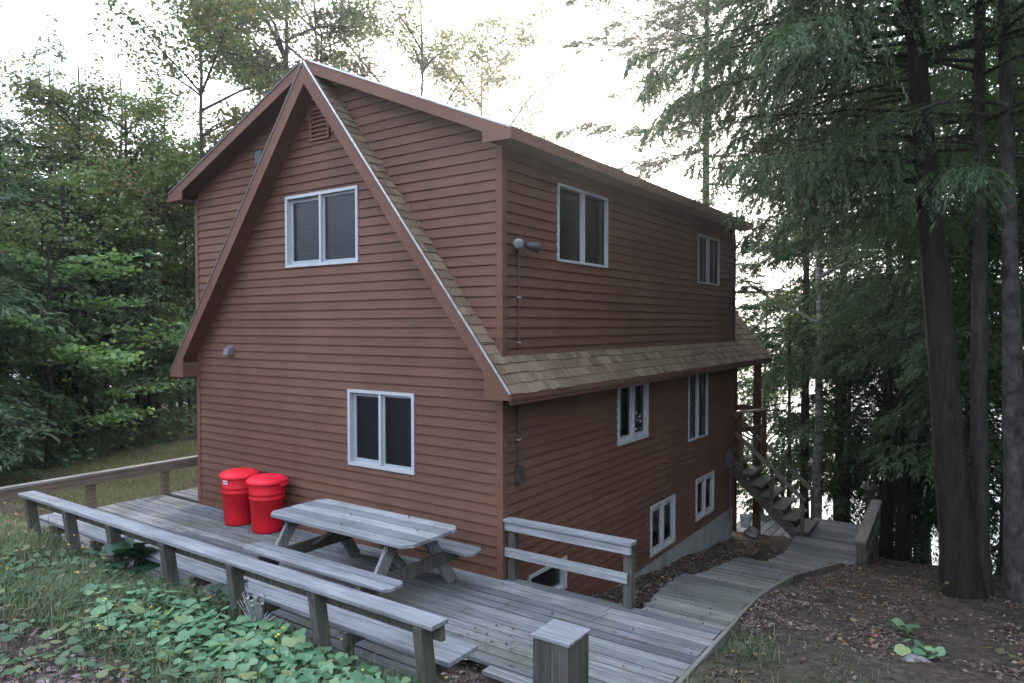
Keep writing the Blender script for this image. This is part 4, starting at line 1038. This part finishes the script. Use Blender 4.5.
litter('fallen_leaves', x, y, z, rg, .025, .06, M['litter'], 'fallen leaves in the bare patch at the right end of the bench')
# twigs on the forest floor
rg = np.random.default_rng(51); n = 420; x = rg.uniform(2.5, 6.5, n); y = rg.uniform(-.6, 8, n); a = rg.uniform(0, 3.14, n); l = rg.uniform(.06, .45, n)**1.2
A_ = np.stack([x, y, ground(x,y)+.015], 1); x2, y2 = x+np.cos(a)*l, y+np.sin(a)*l; B_ = np.stack([x2, y2, ground(x2,y2)+.03], 1); C_ = (A_+B_)/2+rg.normal(0,.012,(n,3))+np.array([0,0,.012])
V, F = tubes_geo(np.stack([A_,C_,B_], 1), np.repeat(rg.uniform(.002,.006,(n,1)), 3, 1), 4); tag(np_mesh('twigs', V, F4=F, mats=[M['bark_grey']]), 'thin grey twigs strewn over the right hand slope', 'twigs', kind='stuff')
# big ground cover leaves
def rosette_leaves(C, A, S, tilt, rg, lobes=15):
    n = len(C); k = np.linspace(0, 2*np.pi, lobes, endpoint=False); rad = 1 - .45*np.exp(-((np.minimum(k, 2*np.pi-k))/.42)**2)
    rad = rad[None]*(1+.10*np.cos(5*k+.3)[None]+rg.normal(0,.05,(n,lobes)))
    px = np.cos(k)[None]*rad*S[:,None]*.5; py = np.sin(k)[None]*rad*S[:,None]*.52; pz = .16*np.abs(py) - .35*(px**2+py**2)/S[:,None]
    d = np.stack([-np.cos(A), -np.sin(A), tilt], 1); d /= np.linalg.norm(d,axis=1,keepdims=True); s = np.stack([np.sin(A), -np.cos(A), rg.normal(0,.18,n)], 1); s /= np.linalg.norm(s,axis=1,keepdims=True); u = np.cross(d, s); u *= np.sign(u[:,2:3])
    ring = C[:,None]+d[:,None]*px[...,None]+s[:,None]*py[...,None]+u[:,None]*pz[...,None]
    V = np.concatenate([C[:,None], ring], 1).reshape(-1,3); b = (np.arange(n)*(lobes+1))[:,None]
    j = np.arange(lobes)[None]; F = np.stack([np.broadcast_to(b, (n,lobes)), b+1+j, b+1+(j+1)%lobes], -1).reshape(-1,3)
    return V, F
def leafy(name, x, y, z, rg, s0, s1, h0, h1, mtl, stemm, label, cat, kind=None, root=None):
    n = len(x); h = rg.uniform(h0, h1, n); A = rg.uniform(0,6.283,n); S_ = rg.uniform(s0, s1, n)
    C = np.stack([x, y, z+h], 1); V, F = rosette_leaves(C, A, S_, rg.normal(.25,.25,n), rg)
    base = np.stack([x+np.cos(A)*.03, y+np.sin(A)*.03, z-.02], 1)
    if root is not None: base = np.stack([x*root, y*root, z-.03], 1)
    Vs, Fs = tubes_geo(np.stack([base, (base+C)/2+rg.normal(0,.01,(n,3)), C-np.array([0,0,.004])], 1), np.full((n,3), .0035), 3)
    o = np_mesh(name, np.concatenate([V, Vs]), F4=Fs+len(V), F3=F, mats=[mtl, stemm], mi3=np.zeros(len(F),int), mi4=np.ones(len(Fs),int)); return tag(o, label, cat, kind=kind)
def dc(x, y): return np.clip(1.3-((x-.05-.35*(y+3.1))/2.0)**2-((y+3.27)/.58)**2, 0, 1)
x, y, z, rg = scatter(4200, -3.0, 1.75, -4.2, -2.46, dc, 25)
leafy('ground_cover', x, y, z, rg, .045, .125, .02, .17, M['cover'], M['grass'], 'patch of large lobed green leaves in front of the bench', 'ground cover', 'stuff')
x, y, z, rg = scatter(5200, -7.5, .6, -4.7, -2.5, lambda x, y: np.clip(nz(x,y,2.6,4)*1.5-.3,0.25,1)*.85, 26)
leafy('ground_cover', x, y, z, rg, .025, .085, .03, .15, M['weeds'], M['grass'], 'scattered weed leaves in the grass left of the bench', 'ground cover', 'stuff')
def small_plant(name, c, n, r, s0, s1, h0, h1, mtl, label, seed, cat='plant'):
    rg = np.random.default_rng(seed); a = rg.uniform(0,6.283,n); q = rg.uniform(0,1,n)**.5*r
    o = leafy(name, q*np.cos(a), q*np.sin(a), 0*a, rg, s0, s1, h0, h1, M[mtl], M['grass'], label, cat, root=.08); o.location = (c[0], c[1], float(ground(c[0], c[1]))+(c[2] if len(c) > 2 else 0)); return o
small_plant('broadleaf_plant', (-3.05,-2.62), 14, .20, .22, .34, .12, .42, 'broad', 'dark broad leaved plant growing through the bench', 31)
small_plant('broadleaf_plant', (-1.35,-2.55), 9, .16, .14, .22, .08, .24, 'broad', 'smaller broad leaved plant under the middle of the bench', 32)
small_plant('seedling', (3.86,1.55), 7, .12, .09, .14, .06, .16, 'cover', 'green seedling on the right slope above the pale stone', 33)
small_plant('seedling', (4.02,.85), 9, .18, .08, .14, .04, .14, 'cover', 'green seedling beside the pale stone on the right slope', 34)
small_plant('seedling', (4.75,1.5), 8, .2, .05, .09, .03, .12, 'autumn', 'yellowish seedling near the right edge', 35)
small_plant('seedling', (3.9,5.0), 12, .25, .05, .09, .05, .3, 'autumn', 'small yellowish plant left of the big trunk base', 36)
small_plant('weed_plant', (-10.9,-1.35), 26, .5, .10, .2, .15, .75, 'cover', 'pale leaved bush beyond the left railing', 37)
small_plant('weed_plant', (-11.3,.4), 16, .4, .08, .16, .1, .5, 'cover', 'low green bush beyond the railing near its middle', 38)
small_plant('weed_plant', (-8.6,2.2), 60, .55, .06, .12, .1, .9, 'maple', 'green bush beside the left cabin corner', 39)
for i, (x, y) in enumerate(((-12.2,-.9),(-12.5,.5),(-12.7,1.5),(-13.1,2.5),(-13.5,3.6),(-13.9,4.8),(-11.9,-.2),(-14.2,5.9))):
    o = small_plant('bush', (x,y), 110, .75, .06, .14, .08, .95, ('broad','maple','decid')[i%3], 'low leafy bush at the dark edge of the left forest', 60+i, 'bush'); o['group'] = 'bushes along the forest edge'
# silvery plant with white flowers
rg = np.random.default_rng(41); n = 90; a = rg.uniform(0,6.283,n); el = rg.uniform(.2,1.4,n); D = np.stack([np.cos(a)*np.cos(el), np.sin(a)*np.cos(el), np.sin(el)], 1); C = D*rg.uniform(.05,.16,n)[:,None]
V1 = leaves_geo(C, D, rg.normal(0,1,(n,3)), rg.uniform(.06,.13,n), rg.uniform(.008,.014,n)); n2 = 40; C2 = rg.normal(0,.035,(n2,3))+np.array([0,0,.24]); C2[:n2//2,0] -= .12
V2 = leaves_geo(C2, rg.normal(0,1,(n2,3)), rg.normal(0,1,(n2,3)), np.full(n2,.035), np.full(n2,.026)); Ca = np.concatenate([C, C2]); Vt, Ft = tubes_geo(np.stack([np.zeros((len(Ca),3)), Ca*.5, Ca], 1), np.full((len(Ca),3), .003), 3); V = np.concatenate([V1,V2,Vt]); F = np.concatenate([np.arange(len(V1)+len(V2)).reshape(-1,4), Ft+len(V1)+len(V2)])
o = np_mesh('flowering_plant', V, F4=F, mats=[M['silver'], M['whitefl']], mi4=np.r_[np.zeros(n,int), np.ones(n2,int), np.zeros(len(Ft),int)]); o.location = (-.62,-2.78,float(ground(-.62,-2.78))+.05); tag(o, 'silvery plant with small white flowers in front of the bench', 'plant')
# yellow wild flowers on thin stems
x, y, z, rg = scatter(240, -7.5, 2.2, -4.0, -1.9, lambda x, y: .30*np.where((y>-2.5)&(x<1.2),0,1)*np.where(x>1.2,.35,1), 42)
n = len(x); h = rg.uniform(.16,.48,n); tp = np.stack([x+rg.normal(0,.04,n), y+rg.normal(0,.04,n), z+h], 1)
Vs, Fs = tubes_geo(np.stack([np.stack([x,y,z],1), tp], 1), np.full((n,2), .0022), 3); rep = 4
C = np.repeat(tp, rep, 0)+rg.normal(0,.006,(n*rep,3)); Vp = leaves_geo(C, rg.normal(0,1,(n*rep,3))*np.array([1,1,.3]), np.stack([rg.normal(0,.3,n*rep), rg.normal(0,.3,n*rep), np.ones(n*rep)],1), np.full(n*rep,.022), np.full(n*rep,.018)); Fp = np.arange(len(Vp)).reshape(-1,4)
o = np_mesh('wildflowers', np.concatenate([Vs,Vp]), F4=np.concatenate([Fs,Fp+len(Vs)]), mats=[M['grass'],M['flower']], mi4=np.r_[np.zeros(len(Fs),int), np.ones(len(Fp),int)]); tag(o, 'tiny yellow wild flowers in the grass', 'flowers', kind='stuff')
# fallen branch at the right
mb = MB(); mb.tube([(4.55,8.2,-1.0),(5.1,8.6,-.75),(5.9,9.0,-.35)], [.05,.045,.03], 8)
tag(mb.build('fallen_branch', M['bark'], smooth=True), 'dark fallen branch between the grey and the mottled trunk', 'branch')

# ================= CAMERA, LIGHT
HZ = bpy.data.materials.new('haze_air'); HZ.use_nodes = True; nt = HZ.node_tree; nt.nodes.clear()
o_ = nd(nt, 'ShaderNodeOutputMaterial'); pv = nd(nt, 'ShaderNodeVolumePrincipled', Density=.0011, Anisotropy=.80); pv.inputs['Color'].default_value = (.93,.95,1,1)
nt.links.new(pv.outputs[0], o_.inputs['Volume'])
mb = MB(); mb.box((-4200,-4200,-30), (4200,4200,75)); tag(mb.build('haze', HZ), 'thin pale haze in the air between the viewer and the far shore', 'haze', kind='stuff')
yaw, pitch, roll = .6079274571869636, -.023045448885561388, -.001576255246554209
fw = Vector((-math.sin(yaw)*math.cos(pitch), math.cos(yaw)*math.cos(pitch), math.sin(pitch))); rt = Vector((math.cos(yaw), math.sin(yaw), 0)); up = rt.cross(fw)
r2 = rt*math.cos(roll)+up*math.sin(roll); u2 = -rt*math.sin(roll)+up*math.cos(roll)
cam = bpy.data.cameras.new('camera'); co = bpy.data.objects.new('camera', cam); COL.objects.link(co)
mw = Matrix((r2, u2, -fw)).transposed().to_4x4(); mw.translation = Vector((4.619365566516954, -6.440822318787139, 2.886)); co.matrix_world = mw
cam.sensor_width = 36; cam.lens = 701.904/1024*36; cam.clip_end = 8000; cam.clip_start = .05; S.camera = co
w = bpy.data.worlds.new('World'); S.world = w; w.use_nodes = True; nt = w.node_tree; bg = nt.nodes['Background']
EL, AZM = R(17), R(31)          # sun height and its bearing from +Y towards -X
sky = nd(nt, 'ShaderNodeTexSky'); sky.sky_type = 'NISHITA'; sky.sun_disc = False; sky.sun_elevation = EL; sky.sun_rotation = -AZM
sky.air_density = 1.0; sky.dust_density = 4.0; sky.ozone_density = 1.0
hs = nd(nt, 'ShaderNodeHueSaturation', Saturation=.85); nt.links.new(sky.outputs[0], hs.inputs['Color']); nt.links.new(mixc(nt, .72, hs.outputs[0], (6.0,6.75,8.2)), bg.inputs['Color']); bg.inputs['Strength'].default_value = .15
sl = bpy.data.lights.new('sun', 'SUN'); sl.energy = 1.5; sl.angle = R(10); sl.color = (1,.90,.76); so = bpy.data.objects.new('sun', sl); COL.objects.link(so)
sd = Vector((-math.sin(AZM)*math.cos(EL), math.cos(AZM)*math.cos(EL), math.sin(EL))); so.rotation_euler = sd.to_track_quat('Z', 'Y').to_euler(); so.location = (0,0,30)
S.view_settings.view_transform = 'Standard'; S.view_settings.look = 'None'; S.view_settings.exposure = 2.2; S.view_settings.gamma = 1
S.render.engine = 'CYCLES'; S.cycles.use_denoising = True; S.cycles.max_bounces = 8; S.cycles.diffuse_bounces = 4; S.cycles.transparent_max_bounces = 12
S.cycles.sample_clamp_indirect = 6; S.cycles.caustics_reflective = False; S.cycles.caustics_refractive = False
